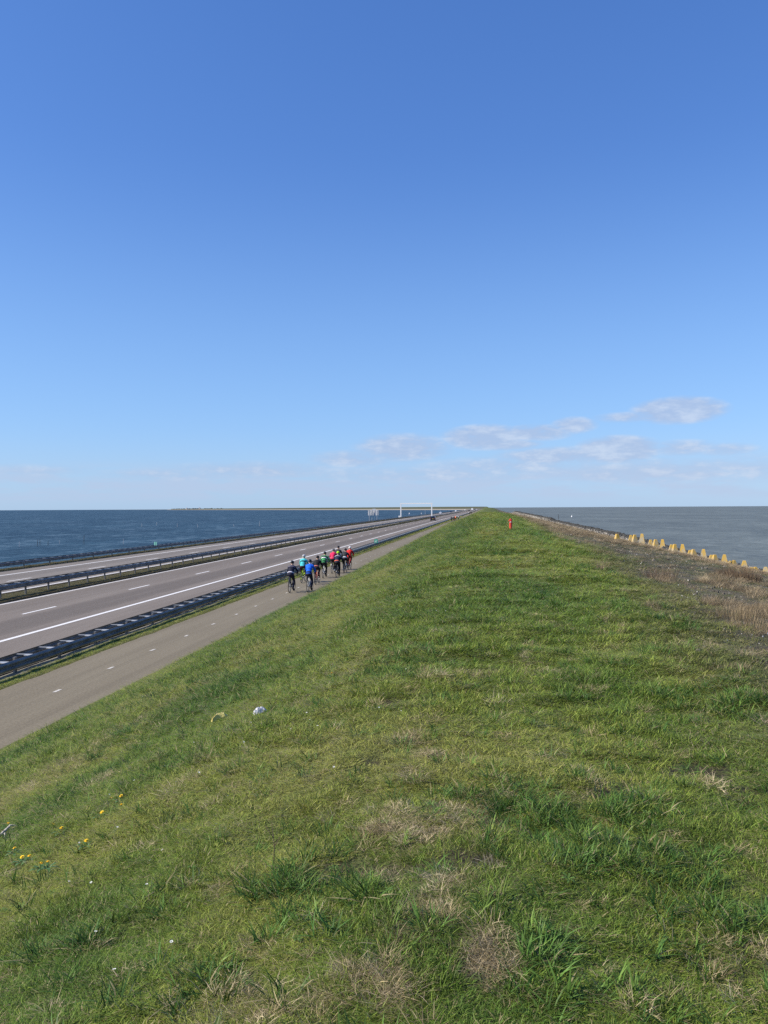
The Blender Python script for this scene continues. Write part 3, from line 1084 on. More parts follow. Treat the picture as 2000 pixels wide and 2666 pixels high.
ORD = ['first', 'second', 'third', 'fourth', 'fifth', 'sixth', 'seventh', 'eighth', 'ninth', 'tenth', 'eleventh', 'twelfth', 'thirteenth', 'fourteenth', 'fifteenth', 'sixteenth', 'seventeenth', 'eighteenth', 'nineteenth', 'twentieth', 'twenty first', 'twenty second']
# (photo column, photo row of the top, depth, yaw, size)
PY = [(1607, 1390, 73, .5, .92), (1642, 1393, 76, .1, .9), (1652, 1392, 72, .35, .95), (1671, 1389.5, 73.5, -.12, 1.1), (1694, 1405, 75.5, .1, .95), (1707, 1404.5, 72.5, .3, 1), (1725, 1404, 73, -.1, 1.05),
      (1748, 1417.5, 75.5, .1, .95), (1757, 1416.5, 72, .3, .95), (1777.6, 1416.7, 72, -.1, 1.1), (1797, 1432, 74.5, .1, .95), (1806, 1430, 71.5, .35, 1), (1831.7, 1429.5, 71.5, -.1, 1.12),
      (1852, 1444.5, 74, .1, 1), (1861, 1444, 71, .35, 1.02), (1886, 1443.6, 71, -.1, 1.1), (1901, 1460, 74, .1, .95), (1911, 1458.5, 71, .4, 1), (1938, 1459.4, 71, -.05, 1.1),
      (1957, 1477, 73.5, .1, .95), (1967, 1476, 71, .3, 1), (1994, 1476, 71, -.1, 1.1)]
for i, (x, y, dpt, rz, sc_) in enumerate(PY):
    q = unproject(x, y)
    P = CAM + q * (dpt / q.dot(fw))
    gz = float(ground(P.x, P.y, False))
    h = max(.75, min(1.25, P.z - gz))
    o = link('concrete_pyramid', pyr_me, m_lich, None, (P.x, P.y, P.z - .96 * h), (random.uniform(-.03, .03), random.uniform(-.03, .03), rz - yaw), (sc_ * .82, sc_ * .82, h))
    tag(o, 'lichened concrete pyramid, %s from the left in the row towards the sea' % ORD[i] if i not in (0, len(PY) - 1) else
        ('leftmost yellow lichened concrete pyramid block, beside the dark boulders' if i == 0 else 'rightmost concrete pyramid block, nearest the sea in the row'), 'concrete block', 'concrete pyramids in a row down the seaward slope')

# big tussocks of dead grass that stand out on the seaward slope
m_tus = None
def tussock_mat(i, c0, c1):
    m = bpy.data.materials.new('dead_tussock')
    m.use_nodes = True
    t = NT(m.node_tree)
    bv = t.n('ShaderNodeAttribute', attribute_name='bv').outputs['Fac']
    c = t.mix(t.ss(bv, .6, 1.3), c0, c1)
    b = t.n('ShaderNodeBsdfPrincipled', ins={'Base Color': c, 'Roughness': .75, 'Specular IOR Level': .15})
    tr = t.n('ShaderNodeBsdfTranslucent', ins={'Color': c})
    mx = t.n('ShaderNodeMixShader', ins={0: .25, 1: b.outputs[0], 2: tr.outputs[0]})
    t.n('ShaderNodeOutputMaterial', ins={0: mx.outputs[0]})
    return m


mt1, mt2 = tussock_mat(0, (.12, .075, .045), (.26, .19, .12)), tussock_mat(1, (.20, .145, .08), (.36, .28, .17))


def at_ground(x, y, lumps=True):
    """where the line of sight through a photo point meets the dike"""
    q = unproject(x, y)
    t0, t1 = .5, 3000.0
    t = .5
    while t < 3000:
        P = CAM + q * t
        if P.z < float(ground(P.x, P.y, False)):
            break
        t0 = t
        t *= 1.02
    t1 = t
    for _ in range(30):
        tm = (t0 + t1) / 2
        P = CAM + q * tm
        if P.z < float(ground(P.x, P.y, lumps)):
            t1 = tm
        else:
            t0 = tm
    return CAM + q * t1


for (x, y, w_, h_, m_, lab) in ((1925, 1510, .75, .85, mt1, 'large brown tussock of dead grass in front of the last pyramids'), (1890, 1500, .6, .55, mt1, 'low brown tussock left of the large one below the pyramids'),
                                (1718, 1506, .75, .6, mt1, 'brown tussock alone on the grey gravel slope'), (1955, 1515, .6, .6, mt1, 'reddish brown tussock right of the large one near the sea'),
                                (1930, 1615, .6, .5, mt2, 'tall tan clump of dead grass on the gravel at the right'), (1960, 1640, .65, .5, mt2, 'broad tan clump of dead grass near the right edge of the slope'),
                                (1895, 1610, .55, .42, mt2, 'thin tan clump of dead grass nearest the green turf'), (1985, 1600, .55, .5, mt2, 'tan clump of dead grass furthest right on the slope')):
    P = at_ground(x, y, False)
    h_ *= .72 if m_ is mt2 else .9
    me = blade_mesh('tussock', 420, w_ * .6, h_ * .35, h_ * .85, .008 if P.y > 25 else .0035, (.05, .5), int(x), curl=.4)
    tag(link('tussock', me, m_, None, P), lab, 'plant', 'dead tussocks on the seaward slope')

# ------------------------------------------------------------------ small things lying and growing in the turf
m_yel, m_dstem, m_dleaf = mat('dandelion_yellow', (.85, .58, .02), .7, var=.08), mat('dandelion_stem', (.16, .22, .07), .6), mat('dandelion_leaf', (.06, .13, .03), .55)
fl = MB()
for ring, (r_, z_, k_) in enumerate(((.020, .0, 16), (.015, .005, 13), (.009, .009, 9))):
    for q in range(k_):
        a = q * 2 * math.pi / k_ + ring * .2
        ca, sa = math.cos(a), math.sin(a)
        fl.add([(ca * .002 - sa * .002, sa * .002 + ca * .002, z_), (ca * .002 + sa * .002, sa * .002 - ca * .002, z_), (ca * r_ + sa * .003, sa * r_ - ca * .003, z_ + .004), (ca * r_ - sa * .003, sa * r_ + ca * .003, z_ + .004)], [(0, 1, 2, 3)])
fl.ball((0, 0, .008), (.008, .008, .006), 8, 4)
fl_me = fl.mesh('flower_head')
st = MB(); st.tube([(0, 0, -.02), (.004, 0, .03), (0, 0, .075)], [.0028, .0025, .0022], 6)
st_me = st.mesh('stem')
lf = MB()
for q in range(6):
    a = q * 1.05
    ca, sa = math.cos(a), math.sin(a)
    pts = []
    for t_, w_ in ((.0, .004), (.35, .010), (.7, .013), (1, .001)):
        z_ = .012 + .03 * math.sin(t_ * 2.6)
        pts += [(ca * .10 * t_ - sa * w_, sa * .10 * t_ + ca * w_, z_), (ca * .10 * t_ + sa * w_, sa * .10 * t_ - ca * w_, z_)]
    lf.add(pts, [(0, 1, 3, 2), (2, 3, 5, 4), (4, 5, 7, 6)])
lf_me = lf.mesh('leaves')
DND = [(290.8, 2090), (316, 2084.5), (317, 2108.6), (266, 2128), (21.7, 2154), (139.4, 2157), (160.6, 2169), (225, 2204), (38.6, 2222), (58, 2246), (77, 2243.6), (106, 2264), (125.4, 2260.5), (864, 1759), (552, 1802), (533, 1819), (640, 1781)]
DL = ['dandelion left of the close upper pair in the right cluster', 'dandelion furthest up and right in the larger cluster', 'dandelion just below the uppermost one at the right of the cluster', 'large dandelion lowest in the upper right group of four',
      'small half hidden dandelion above the bleached stick', 'upper left dandelion of the two in the middle of the flower patch', 'ragged dandelion lower right in the middle of the flower patch', 'lone dandelion beside a daisy below the middle of the patch',
      'dandelion nearest the stick at the left edge of the turf', 'left dandelion of the touching pair near the left edge', 'wide dandelion right of its touching neighbour near the left edge', 'left dandelion of the lowest pair in the patch', 'right dandelion of the lowest pair in the patch',
      'lone small dandelion far up the slope right of the white bag', 'small dandelion above the yellow wrapper, left of two', 'small dandelion closest above the yellow wrapper', 'distant dandelion up the slope beside a row of daisies']
for i, (x, y) in enumerate(DND):
    P = at_ground(x, y + 6)
    e = empty('dandelion', P, random.uniform(0, 6))
    e.scale = (.72,) * 3
    tag(e, DL[i], 'dandelion', 'yellow dandelions on the landward slope')
    link('flower_head', fl_me, m_yel, e, (0, 0, .072), (random.uniform(-.4, .4), random.uniform(-.5, .2), 0))
    link('stem', st_me, m_dstem, e)
    link('leaves', lf_me, m_dleaf, e)

Xw, Sw, dw = sample(160, 2.4, 14, 1.2)
okw = (Xw > -8) & (Xw < 3) & (fbm(Xw * .8, Sw * .8, 131, 3) > .47)
Xw, Sw, dw = Xw[okw], Sw[okw], dw[okw]
nw = len(Xw)
fattr(lf_me, 'bv', [1.0] * len(lf_me.vertices))
LEAF = lf_me.copy(); LEAF.name = 'weed_rosette'; LEAF.materials.clear()
scatter('broadleaf_weeds', [LEAF], m_leaf, np.stack([Xw, Sw, ground(Xw, Sw) + .012], 1), slope_rot(Xw, Sw, nw, .15), rng.uniform(.2, .42, nw)[:, None] * np.array((1, 1, 1.2)), pal([(.10, .19, .04), (.19, .28, .07)], rng.uniform(0, 1, nw)), 'broad leaved weeds among the turf', 'weeds')

m_bag, m_wrap, m_stick = mat('white_plastic', (.56, .56, .57), .35, spec=.5), mat('yellow_plastic', (.78, .66, .22), .4, spec=.5), mat('bleached_wood', (.46, .42, .36), .85, bump=.5)


def crumple(name, w_, d_, h_, seed, m, P, rz, lab, cat, taper=None):
    r = np.random.default_rng(seed)
    nx, ny = 12, 10
    vs, fs = [], []
    for j in range(ny):
        for i in range(nx):
            u, v = i / (nx - 1) * 2 - 1, j / (ny - 1) * 2 - 1
            ww = 1 if taper is None else taper(u)
            edge = max(0, 1 - max(abs(u), abs(v)) ** 3)
            z = h_ * edge * (.35 + 1.1 * float(fbm(u * 1.6 + seed, v * 1.6, seed, 3))) + .012
            vs.append((u * w_ / 2, v * d_ / 2 * ww, z + r.normal(0, h_ * .07)))
    for j in range(ny - 1):
        for i in range(nx - 1):
            a = j * nx + i
            fs.append((a, a + 1, a + nx + 1, a + nx))
    mb = MB()
    mb.add(vs, fs)
    n0 = len(vs)
    mb.add([(x_, y_, .006) for x_, y_, z_ in vs], [f[::-1] for f in fs])
    rim = [i for i in range(nx)] + [(j + 1) * nx - 1 for j in range(1, ny)] + [(ny - 1) * nx + i for i in range(nx - 2, -1, -1)] + [j * nx for j in range(ny - 2, 0, -1)]
    for a, b in zip(rim, rim[1:] + rim[:1]):
        mb.f.append((b, a, a + n0, b + n0))
    mb.mi = []
    o = mb.build(name, m, None, loc=P, rot=(0, -.3, rz))
    tag(o, lab, cat)


P = at_ground(678, 1864)
crumple('plastic_bag', .125, .075, .05, 3, m_bag, P + Vector((0, 0, .03)), .5, 'crumpled white plastic bag lying in the turf', 'litter')
P = at_ground(570, 1884)
crumple('plastic_wrapper', .17, .10, .05, 5, m_wrap, P + Vector((0, 0, .05)), .85, 'torn yellow plastic wrapper lying in the turf', 'litter', lambda u: .22 + .78 * float(sstep(u, -.1, .75)))


def stick(name, pts, rad, lab, side=(), m=m_stick, cat='stick'):
    mb = MB()
    mb.tube(pts, rad, 8)
    for p, r_ in side:
        mb.tube(p, r_, 6)
    tag(mb.build(name, m, None, smooth=True), lab, cat)


A, B, C_ = at_ground(-6, 2192), at_ground(28, 2166), at_ground(46, 2163)
up_ = Vector((0, 0, .035))
stick('stick', [A + up_, A.lerp(B, .5) + up_ * 1.2, B + up_ * 1.6, C_ + up_ * 1.2], [.011, .013, .010, .004], 'forked bleached stick at the left edge of the slope', [([A.lerp(B, .55) + up_, at_ground(12, 2190) + up_ * .6], [.008, .003])])
A, B = at_ground(368, 2083), at_ground(404, 2064)
stick('stick', [A + up_, A.lerp(B, .5) + up_ * 1.3, B + up_], [.003, .004, .002], 'thin pale dry stalk lying above the dandelions')
m_weed = mat('dry_weed_stem', (.10, .07, .045), .8)
for (x, y, h_, lab) in ((710, 2275, .24, 'thin brown dead weed stalk standing in the foreground'), (413, 2010, .20, 'thin brown weed stalk standing near the middle of the slope'), (704, 1887, .26, 'thin dark weed stalk beside the white bag'), (672, 1845, .22, 'thin dark weed stalk behind the white bag')):
    P = at_ground(x, y)
    stick('weed_stalk', [P - Vector((0, 0, .02)), P + Vector((.01, 0, h_ * .5)), P + Vector((-.005, .01, h_))], [.0022, .002, .001], lab, [([P + Vector((.01, 0, h_ * .55)), P + Vector((.05, .0, h_ * .8))], [.002, .001]), ([P + Vector((.005, 0, h_ * .7)), P + Vector((-.035, .01, h_ * .9))], [.002, .001])], m_weed, 'weed')

# ------------------------------------------------------------------ red marker post on the crown
m_red, m_wht, m_grey = mat('red_plastic', (.60, .052, .032), .45, spec=.4, var=.06), mat('white_enamel', (.84, .84, .82), .45, var=.04), mat('grey_aluminium', (.52, .53, .54), .5, .5, var=.08)
P = at_ground(1330, 1381, False)
e = empty('marker_post', P)
tag(e, 'red tubular marker post with a slanted cap on the dike crown', 'marker post')
mb = MB(); mb.tube([(0, 0, -.1), (0, 0, .66), (0, 0, .67)], [.105, .105, .098], 20); mb.build('tube', m_red, e, smooth=False)
mb = MB(); mb.tube([(.02, 0, .665), (0, 0, .72), (-.05, 0, .80), (-.06, 0, .815)], [.112, .112, .095, .04], 20)
mb.loft([[(-.02, -.10, .80), (-.02, .10, .80), (-.02, .10, .70), (-.02, -.10, .70)], [(-.19, -.07, .665), (-.19, .07, .665), (-.18, .07, .63), (-.18, -.07, .63)]])
mb.build('cap', m_red, e)
mb = MB(); mb.box((-.03, -.1065, .60), (.12, .006, .05)); mb.build('label_plate', m_wht, e)

# ------------------------------------------------------------------ riders: one continuous body, clothes over it, bicycles under them
def remeshed(name, mb, voxel, smooth=6):
    me = mb.mesh('tmp')
    o = bpy.data.objects.new('tmp', me)
    C.objects.link(o)
    md = o.modifiers.new('r', 'REMESH')
    md.mode, md.voxel_size = 'VOXEL', voxel
    ms = o.modifiers.new('s', 'SMOOTH')
    ms.factor, ms.iterations = .5, smooth
    dg = bpy.context.evaluated_depsgraph_get()
    out = bpy.data.meshes.new_from_object(o.evaluated_get(dg))
    out.name = name
    bpy.data.objects.remove(o)
    bpy.data.meshes.remove(me)
    out.polygons.foreach_set('use_smooth', [True] * len(out.polygons))
    return out


def limb(mb, pts, rad, flat=1.0):
    pts = [Vector(p) for p in pts]
    for (a, ra), (b, rb) in zip(zip(pts, rad), list(zip(pts, rad))[1:]):
        mb.tube([a, b], [ra, rb], 10, flat=flat)
    for p, r_ in zip(pts, rad):
        mb.ball(p, r_, 10, 8)


def knee(hip, ank, l1=.445, l2=.43):
    d = ank - hip
    L = min(d.length, l1 + l2 - .005)
    a = (l1 * l1 - l2 * l2 + L * L) / (2 * L)
    h_ = math.sqrt(max(l1 * l1 - a * a, 0))
    u = d.normalized()
    f = Vector((0, 1, 0)) - u * u.y
    return hip + u * a + f.normalized() * h_


def make_pose(lean, right_down):
    sl, cl_ = math.sin(R(lean)), math.cos(R(lean))
    hip = Vector((0, -.20, .98))
    ax = Vector((0, sl, cl_))
    sh = hip + ax * .50
    nk = sh + Vector((0, math.sin(R(lean * .7)), math.cos(R(lean * .7)))) * .10
    hd = sh + Vector((0, math.sin(R(lean * .62)), math.cos(R(lean * .62)))) * .205
    P = {}
    hands = [Vector((s * .215, .53, 1.0)) for s in (-1, 1)]
    arms = []
    for s, hnd in zip((-1, 1), hands):
        S_ = sh + Vector((s * .175, 0, -.02))
        E_ = S_.lerp(hnd, .52) + Vector((s * .065, -.03, -.04))
        arms.append((S_, E_, hnd + Vector((0, -.075, .025))))
    legs = []
    for s in (-1, 1):
        low = (s == 1) == right_down
        H_ = hip + Vector((s * .095, .01, -.02))
        A_ = Vector((s * .105, -.055, .225 if low else .565))
        K_ = knee(H_, A_) + Vector((s * .015, 0, 0))
        T_ = Vector((s * .11, .105, .135 if low else .475))
        legs.append((H_, K_, A_, T_))

    def torso(mb, e):
        for t_, w_, d_ in ((0, .155, .115), (.25, .145, .105), (.55, .160, .115), (.82, .178, .115), (.95, .150, .09)):
            c = hip + ax * .52 * t_ + Vector((0, -.02 * math.sin(t_ * 3.1), .035 * math.sin(t_ * 3.1)))
            mb.ball(c, (w_ + e, d_ + e, .11 + e), 14, 10)
        limb(mb, [sh + Vector((-.155, 0, -.015)), sh + Vector((.155, 0, -.015))], [.075 + e, .075 + e])
    mb = MB()
    torso(mb, 0)
    limb(mb, [sh, nk, hd], [.07, .056, .06])
    mb.ball(hd + Vector((0, .005, .03)), (.076, .094, .112), 16, 12)
    fwd_ = hd + Vector((0, .095, .0))
    mb.ball(fwd_ + Vector((0, .012, .012)), (.016, .022, .028), 8, 6)          # nose
    mb.ball(hd + Vector((0, .062, -.052)), (.048, .042, .036), 10, 8)          # jaw
    for s in (-1, 1):
        mb.ball(hd + Vector((s * .079, -.005, .012)), (.014, .026, .034), 8, 6)    # ears
    for a in arms:
        limb(mb, a, [.052, .042, .030])
        limb(mb, [a[2], a[2] + Vector((0, .05, -.012))], [.028, .030])
    for H_, K_, A_, T_ in legs:
        limb(mb, [H_, K_, A_], [.093, .062, .042])
        limb(mb, [A_, T_], [.042, .032])
    P['body'] = remeshed('body', mb, .016)
    mb = MB()
    torso(mb, .016)
    for a in arms:
        limb(mb, a, [.066, .054, .040])
    limb(mb, [sh, nk.lerp(sh, .3)], [.085, .072])
    mb.ball(hip + Vector((0, .01, .0)), (.168, .135, .07), 14, 8)
    P['jacket'] = remeshed('jacket', mb, .018)
    mb = MB()
    mb.ball(hip + Vector((0, -.005, -.02)), (.170, .142, .115), 14, 10)
    for H_, K_, A_, T_ in legs:
        limb(mb, [H_, K_, A_.lerp(K_, .06)], [.108, .074, .052])
    P['trousers'] = remeshed('trousers', mb, .018)
    mb = MB()
    mb.ball(hd + Vector((0, -.012, .068)), (.101, .132, .100), 18, 12, zmin=-.30)
    for k_ in (-1, 0, 1):                                  # ribs between the vents
        mb.tube([hd + Vector((k_ * .052, .09, .112 - abs(k_) * .02)), hd + Vector((k_ * .055, 0, .172 - abs(k_) * .014)), hd + Vector((k_ * .05, -.10, .125 - abs(k_) * .02))], [.012, .016, .012], 6)
    P['helmet'] = mb.mesh('helmet', True)
    for i, (H_, K_, A_, T_) in enumerate(legs):
        mb = MB()
        d_ = (T_ - A_).normalized()
        limb(mb, [A_ + Vector((0, -.025, -.03)), A_.lerp(T_, .6) + Vector((0, 0, -.01)), T_], [.048, .047, .040])
        limb(mb, [A_ + Vector((0, 0, .04)), A_ + Vector((0, -.01, -.02))], [.046, .050])
        P['shoe%d' % i] = remeshed('shoe', mb, .016, 3)
    for i, (s, a) in enumerate(zip((-1, 1), arms)):
        mb = MB()
        w_ = a[2]
        limb(mb, [w_, w_ + Vector((0, .045, -.01))], [.036, .040])
        me = remeshed('glove', mb, .012, 2)
        m2 = MB()
        m2.add([tuple(v_.co) for v_ in me.vertices], [tuple(p_.vertices) for p_ in me.polygons])
        for q, ln in enumerate((.062, .070, .066, .054)):   # four fingers curled round the bar
            b = w_ + Vector((s * (-.024 + q * .017), .055, .004))
            m2.tube([b, b + Vector((0, ln * .5, -.012)), b + Vector((0, ln * .62, -.042)), b + Vector((0, ln * .25, -.058))], [.0105, .0100, .0095, .008], 6)
        b = w_ + Vector((-s * .032, .030, -.006))
        m2.tube([b, b + Vector((-s * .020, .028, -.016)), b + Vector((-s * .012, .052, -.036))], [.012, .011, .009], 6)
        P['glove%d' % i] = m2.mesh('glove', True)

    def ring(t0, t1, e):
        secs = []
        for t_ in (t0, (t0 + t1) / 2, t1):
            c = hip + ax * .52 * t_ + Vector((0, -.02 * math.sin(t_ * 3.1), .035 * math.sin(t_ * 3.1)))
            w_ = np.interp(t_, (0, .25, .55, .82), (.155, .145, .160, .178)) + e
            up3 = Vector((0, -cl_, sl))
            secs.append([c + Vector((1, 0, 0)) * w_ * math.cos(q) + up3 * (w_ * .80) * math.sin(q) for q in np.linspace(0, 2 * math.pi, 24, endpoint=False)])
        m3 = MB()
        m3.loft(secs, False)
        return m3.mesh('band', True)
    P['waistband'] = ring(.02, .13, .026)
    P['chest_stripe'] = ring(.50, .62, .026)
    P['shoulder_stripe'] = ring(.74, .86, .024)
    P['rear_pocket'] = None
    return P


POSES = {(l, r): make_pose(l, r) for l in (36, 46) for r in (True, False)}

# bicycle meshes (origin on the ground under the bottom bracket, riding towards +Y)
RA, FA, WR = Vector((0, -.42, .335)), Vector((0, .60, .335)), .322
BBK, SC_, HT, HB = Vector((0, 0, .28)), Vector((0, -.155, .80)), Vector((0, .44, .86)), Vector((0, .475, .70))
mb = MB()
for a, b, r_ in ((BBK, SC_, .018), (SC_ + Vector((0, 0, -.02)), HT + Vector((0, 0, -.02)), .017), (BBK, HB, .021), (HT, HB, .022)):
    mb.tube([a, b], r_, 8)
for s in (-1, 1):
    mb.tube([BBK + Vector((s * .03, 0, 0)), RA + Vector((s * .062, 0, 0))], .011, 6)
    mb.tube([SC_ + Vector((s * .02, .01, -.05)), RA + Vector((s * .062, 0, 0))], .009, 6)
mb.tube([SC_, SC_ + Vector((0, -.045, .12))], .014, 8)
BF = mb.mesh('frame', True)
mb = MB()
for s in (-1, 1):
    mb.tube([HB + Vector((s * .04, 0, -.01)), HB.lerp(FA, .5) + Vector((s * .05, .005, 0)), FA + Vector((s * .05, 0, 0))], [.014, .012, .009], 6)
mb.box(HB + Vector((0, .003, -.015)), (.10, .03, .03))
BFK = mb.mesh('fork', True)
mb = MB()
mb.tube([HT, HT + Vector((0, .0, .07)), HT + Vector((0, .07, .10))], .015, 8)
for s in (-1, 1):
    mb.tube([HT + Vector((0, .07, .10)), HT + Vector((s * .19, .07, .10)), HT + Vector((s * .21, .10, .10)), HT + Vector((s * .215, .16, .085)), HT + Vector((s * .215, .17, .01)), HT + Vector((s * .215, .10, -.03))], .0145, 8)
    mb.box(HT + Vector((s * .213, .165, .12)), (.03, .05, .05))
BH = mb.mesh('handlebar', True)
mb = MB()
mb.loft([[(-w_, y_, z_), (-w_ * .6, y_, z_ + .035), (w_ * .6, y_, z_ + .035), (w_, y_, z_), (w_ * .5, y_, z_ - .02), (-w_ * .5, y_, z_ - .02)] for y_, w_, z_ in ((-.31, .07, .925), (-.24, .072, .92), (-.14, .035, .92), (-.04, .018, .915))])
BS = mb.mesh('saddle', True)
mb = MB(); mb.torus((0, 0, 0), (1, 0, 0), WR, .0135, 30, 6); BT = mb.mesh('tyre', True)
mb = MB(); mb.torus((0, 0, 0), (1, 0, 0), WR - .026, .012, 30, 6); mb.tube([(-.045, 0, 0), (.045, 0, 0)], .018, 8)
BR = mb.mesh('rim', True)
mb = MB()
for q in range(20):
    a = q * math.pi / 10
    mb.tube([((-1) ** q * .02, .015 * math.cos(a + .8), .015 * math.sin(a + .8)), (0, (WR - .03) * math.cos(a), (WR - .03) * math.sin(a))], .0016, 4, False)
BSP = mb.mesh('spokes')
CR = {}
for rd in (True, False):
    mb = MB()
    mb.torus(BBK + Vector((.045, 0, 0)), (1, 0, 0), .085, .007, 20, 6)
    mb.tube([BBK + Vector((-.06, 0, 0)), BBK + Vector((.06, 0, 0))], .02, 8)
    for s in (-1, 1):
        dz = -.165 if (s == 1) == rd else .165
        mb.tube([BBK + Vector((s * .065, 0, 0)), BBK + Vector((s * .075, 0, dz))], [.014, .011], 6)
    mb.tube([RA + Vector((.045, 0, .035)), BBK + Vector((.045, 0, .085))], .005, 4)
    mb.tube([RA + Vector((.045, 0, -.035)), BBK + Vector((.045, 0, -.085))], .005, 4)
    mb.torus(RA + Vector((.045, 0, 0)), (1, 0, 0), .035, .012, 14, 5)
    me1 = mb.mesh('crankset', True)
    m2 = MB()
    for s in (-1, 1):
        dz = -.165 if (s == 1) == rd else .165
        m2.box(BBK + Vector((s * .115, .01, dz)), (.07, .08, .018))
    CR[rd] = (me1, m2.mesh('pedal'))

m_skin, m_blk, m_tyre, m_steel = mat('skin', (.52, .33, .24), .55, spec=.35), mat('black_plastic', (.016, .016, .018), .45), mat('tyre_rubber', (.018, .018, .018), .8), mat('spoke_steel', (.5, .5, .5), .35, .8)
_cm = {}


def cloth(c, rough=.75):
    k_ = (tuple(c), rough)
    if k_ not in _cm:
        _cm[k_] = mat('cloth_%d' % len(_cm), c, rough, var=.16, scale=9, bump=.25, bscale=14, spec=.2)
    return _cm[k_]


BLACK, NAVY, CHAR, WHITE = (.017, .017, .019), (.016, .018, .036), (.040, .042, .048), (.72, .72, .72)


def rider(X, Y, lean, rd, jacket, trousers, helmet, frame, plabel, blabel, bands=(), shoes=BLACK, gloves=BLACK, sc=1.0, group='cyclists riding in a bunch on the path', detail=True, rz=0.0):
    z = PATHZ + .006
    e = empty('person', (X, Y, z), rz)
    e.scale = (sc,) * 3
    tag(e, plabel, 'person', group)
    P = POSES[(lean, rd)]
    link('body', P['body'], m_skin, e)
    link('jacket', P['jacket'], cloth(jacket), e)
    link('trousers', P['trousers'], cloth(trousers), e)
    link('helmet', P['helmet'], cloth(helmet, .35), e)
    if detail:
        for i in (0, 1):
            link('shoe', P['shoe%d' % i], cloth(shoes), e)
            link('glove', P['glove%d' % i], cloth(gloves), e)
        for nm, c in bands:
            link(nm, P[nm], cloth(c), e)
    b = empty('bicycle', (X, Y, z), rz)
    b.scale = (sc,) * 3
    tag(b, blabel, 'bicycle', group.replace('cyclists riding', 'bicycles ridden').replace('cyclists', 'bicycles'))
    link('frame', BF, cloth(frame, .3), b)
    link('fork', BFK, cloth(frame, .3), b)
    link('handlebar', BH, m_blk, b)
    link('saddle', BS, m_blk, b)
    for axl in (RA, FA):
        wv = link('wheel', BR, m_blk, b, axl)
        link('tyre', BT, m_tyre, wv)
        if detail:
            link('spokes', BSP, m_steel, wv, rot=(random.uniform(0, 1), 0, 0))
    if detail:
        link('crankset', CR[rd][0], m_steel, b)
        link('pedal', CR[rd][1], m_blk, b)


AX0 = .42
for a in (
    (-10.40, 43.2, 46, True, NAVY, NAVY, BLACK, CHAR, 'cyclist in navy with a pale waistband, hindmost at the left of the bunch', 'dark racing bicycle under the navy clad cyclist', (('waistband', (.5, .5, .58)), ('shoulder_stripe', (.16, .15, .20))), NAVY),
    (-11.05, 49.0, 46, False, (.07, .50, .52), (.045, .018, .026), (.45, .45, .46), (.28, .48, .03), 'cyclist in a turquoise jacket riding nearest the guard rail', 'lime green framed bicycle under the turquoise cyclist', (('chest_stripe', (.02, .05, .08)),), (.45, .6, .05)),
    (-9.45, 43.4, 36, True, (.012, .13, .68), (.014, .018, .040), BLACK, (.70, .70, .70), 'cyclist in a bright blue jacket, hindmost at the right of the bunch', 'white framed bicycle under the blue jacketed cyclist', (('waistband', (.012, .018, .06)),)),
    (-9.97, 47.9, 46, False, BLACK, BLACK, (.02, .016, .016), (.50, .10, .07), 'cyclist in black with a thin red and white waistband', 'red and white bicycle under the cyclist in black', (('waistband', (.50, .16, .14)),)),
    (-10.41, 52.4, 46, True, (.05, .30, .10), BLACK, BLACK, (.55, .56, .56), 'cyclist in a green and white banded jersey with a black helmet', 'white and black bicycle under the green and white cyclist', (('chest_stripe', WHITE), ('waistband', BLACK), ('shoulder_stripe', (.03, .05, .045)))),
    (-10.52, 56.1, 46, True, (.70, .025, .10), (.025, .015, .017), (.10, .10, .11), CHAR, 'cyclist in a hot pink red jacket in the middle of the bunch', 'dark bicycle under the pink jacketed cyclist', (('waistband', (.72, .12, .16)),), (.6, .6, .6)),
    (-10.72, 59.2, 36, False, CHAR, BLACK, BLACK, BLACK, 'tall cyclist in dark grey just ahead of the pink jacket', 'black bicycle just ahead of the pink jacketed cyclist', ()),
    (-9.63, 52.9, 46, True, (.020, .028, .060), BLACK, (.45, .80, .02), CHAR, 'cyclist in a lime green helmet and navy and white jersey', 'black bicycle under the lime helmeted cyclist', (('shoulder_stripe', (.40, .40, .44)), ('waistband', (.72, .16, .10)))),
    (-9.78, 56.7, 46, False, (.034, .036, .040), BLACK, (.03, .02, .02), (.12, .12, .12), 'cyclist in charcoal with a white band across the back', 'grey bicycle under the charcoal clad cyclist', (('waistband', (.68, .68, .70)),), (.6, .6, .6)),
    (-9.95, 59.6, 46, False, (.62, .022, .022), (.32, .02, .02), (.72, .70, .68), (.62, .04, .03), 'cyclist in red with a white helmet leading at the right', 'bright red bicycle under the red cyclist with the white helmet', ()),
):
    a = list(a)
    a[1] += AX0
    rider(*a)
G2, G3 = 'cyclists farther along the path', 'cyclists far off on the path'
for a in (
    (-10.75, 262, 46, True, CHAR, BLACK, BLACK, BLACK, 'distant cyclist in dark grey, leftmost of the second group', 'distant black bicycle, leftmost of the second group'),
    (-9.75, 256, 36, True, BLACK, BLACK, BLACK, (.10, .02, .02), 'distant cyclist in black, nearest of the second group', 'distant dark red bicycle, nearest of the second group'),
    (-10.1, 280, 46, False, (.80, .24, .13), (.20, .03, .02), (.4, .2, .15), CHAR, 'distant cyclist in an orange jacket', 'distant bicycle under the orange jacketed cyclist'),
    (-9.35, 288, 36, False, (.30, .30, .30), BLACK, CHAR, BLACK, 'distant cyclist in a pale top, rightmost of the second group', 'distant bicycle, rightmost of the second group')):
    rider(*a, group=G2, detail=False, sc=1.06)
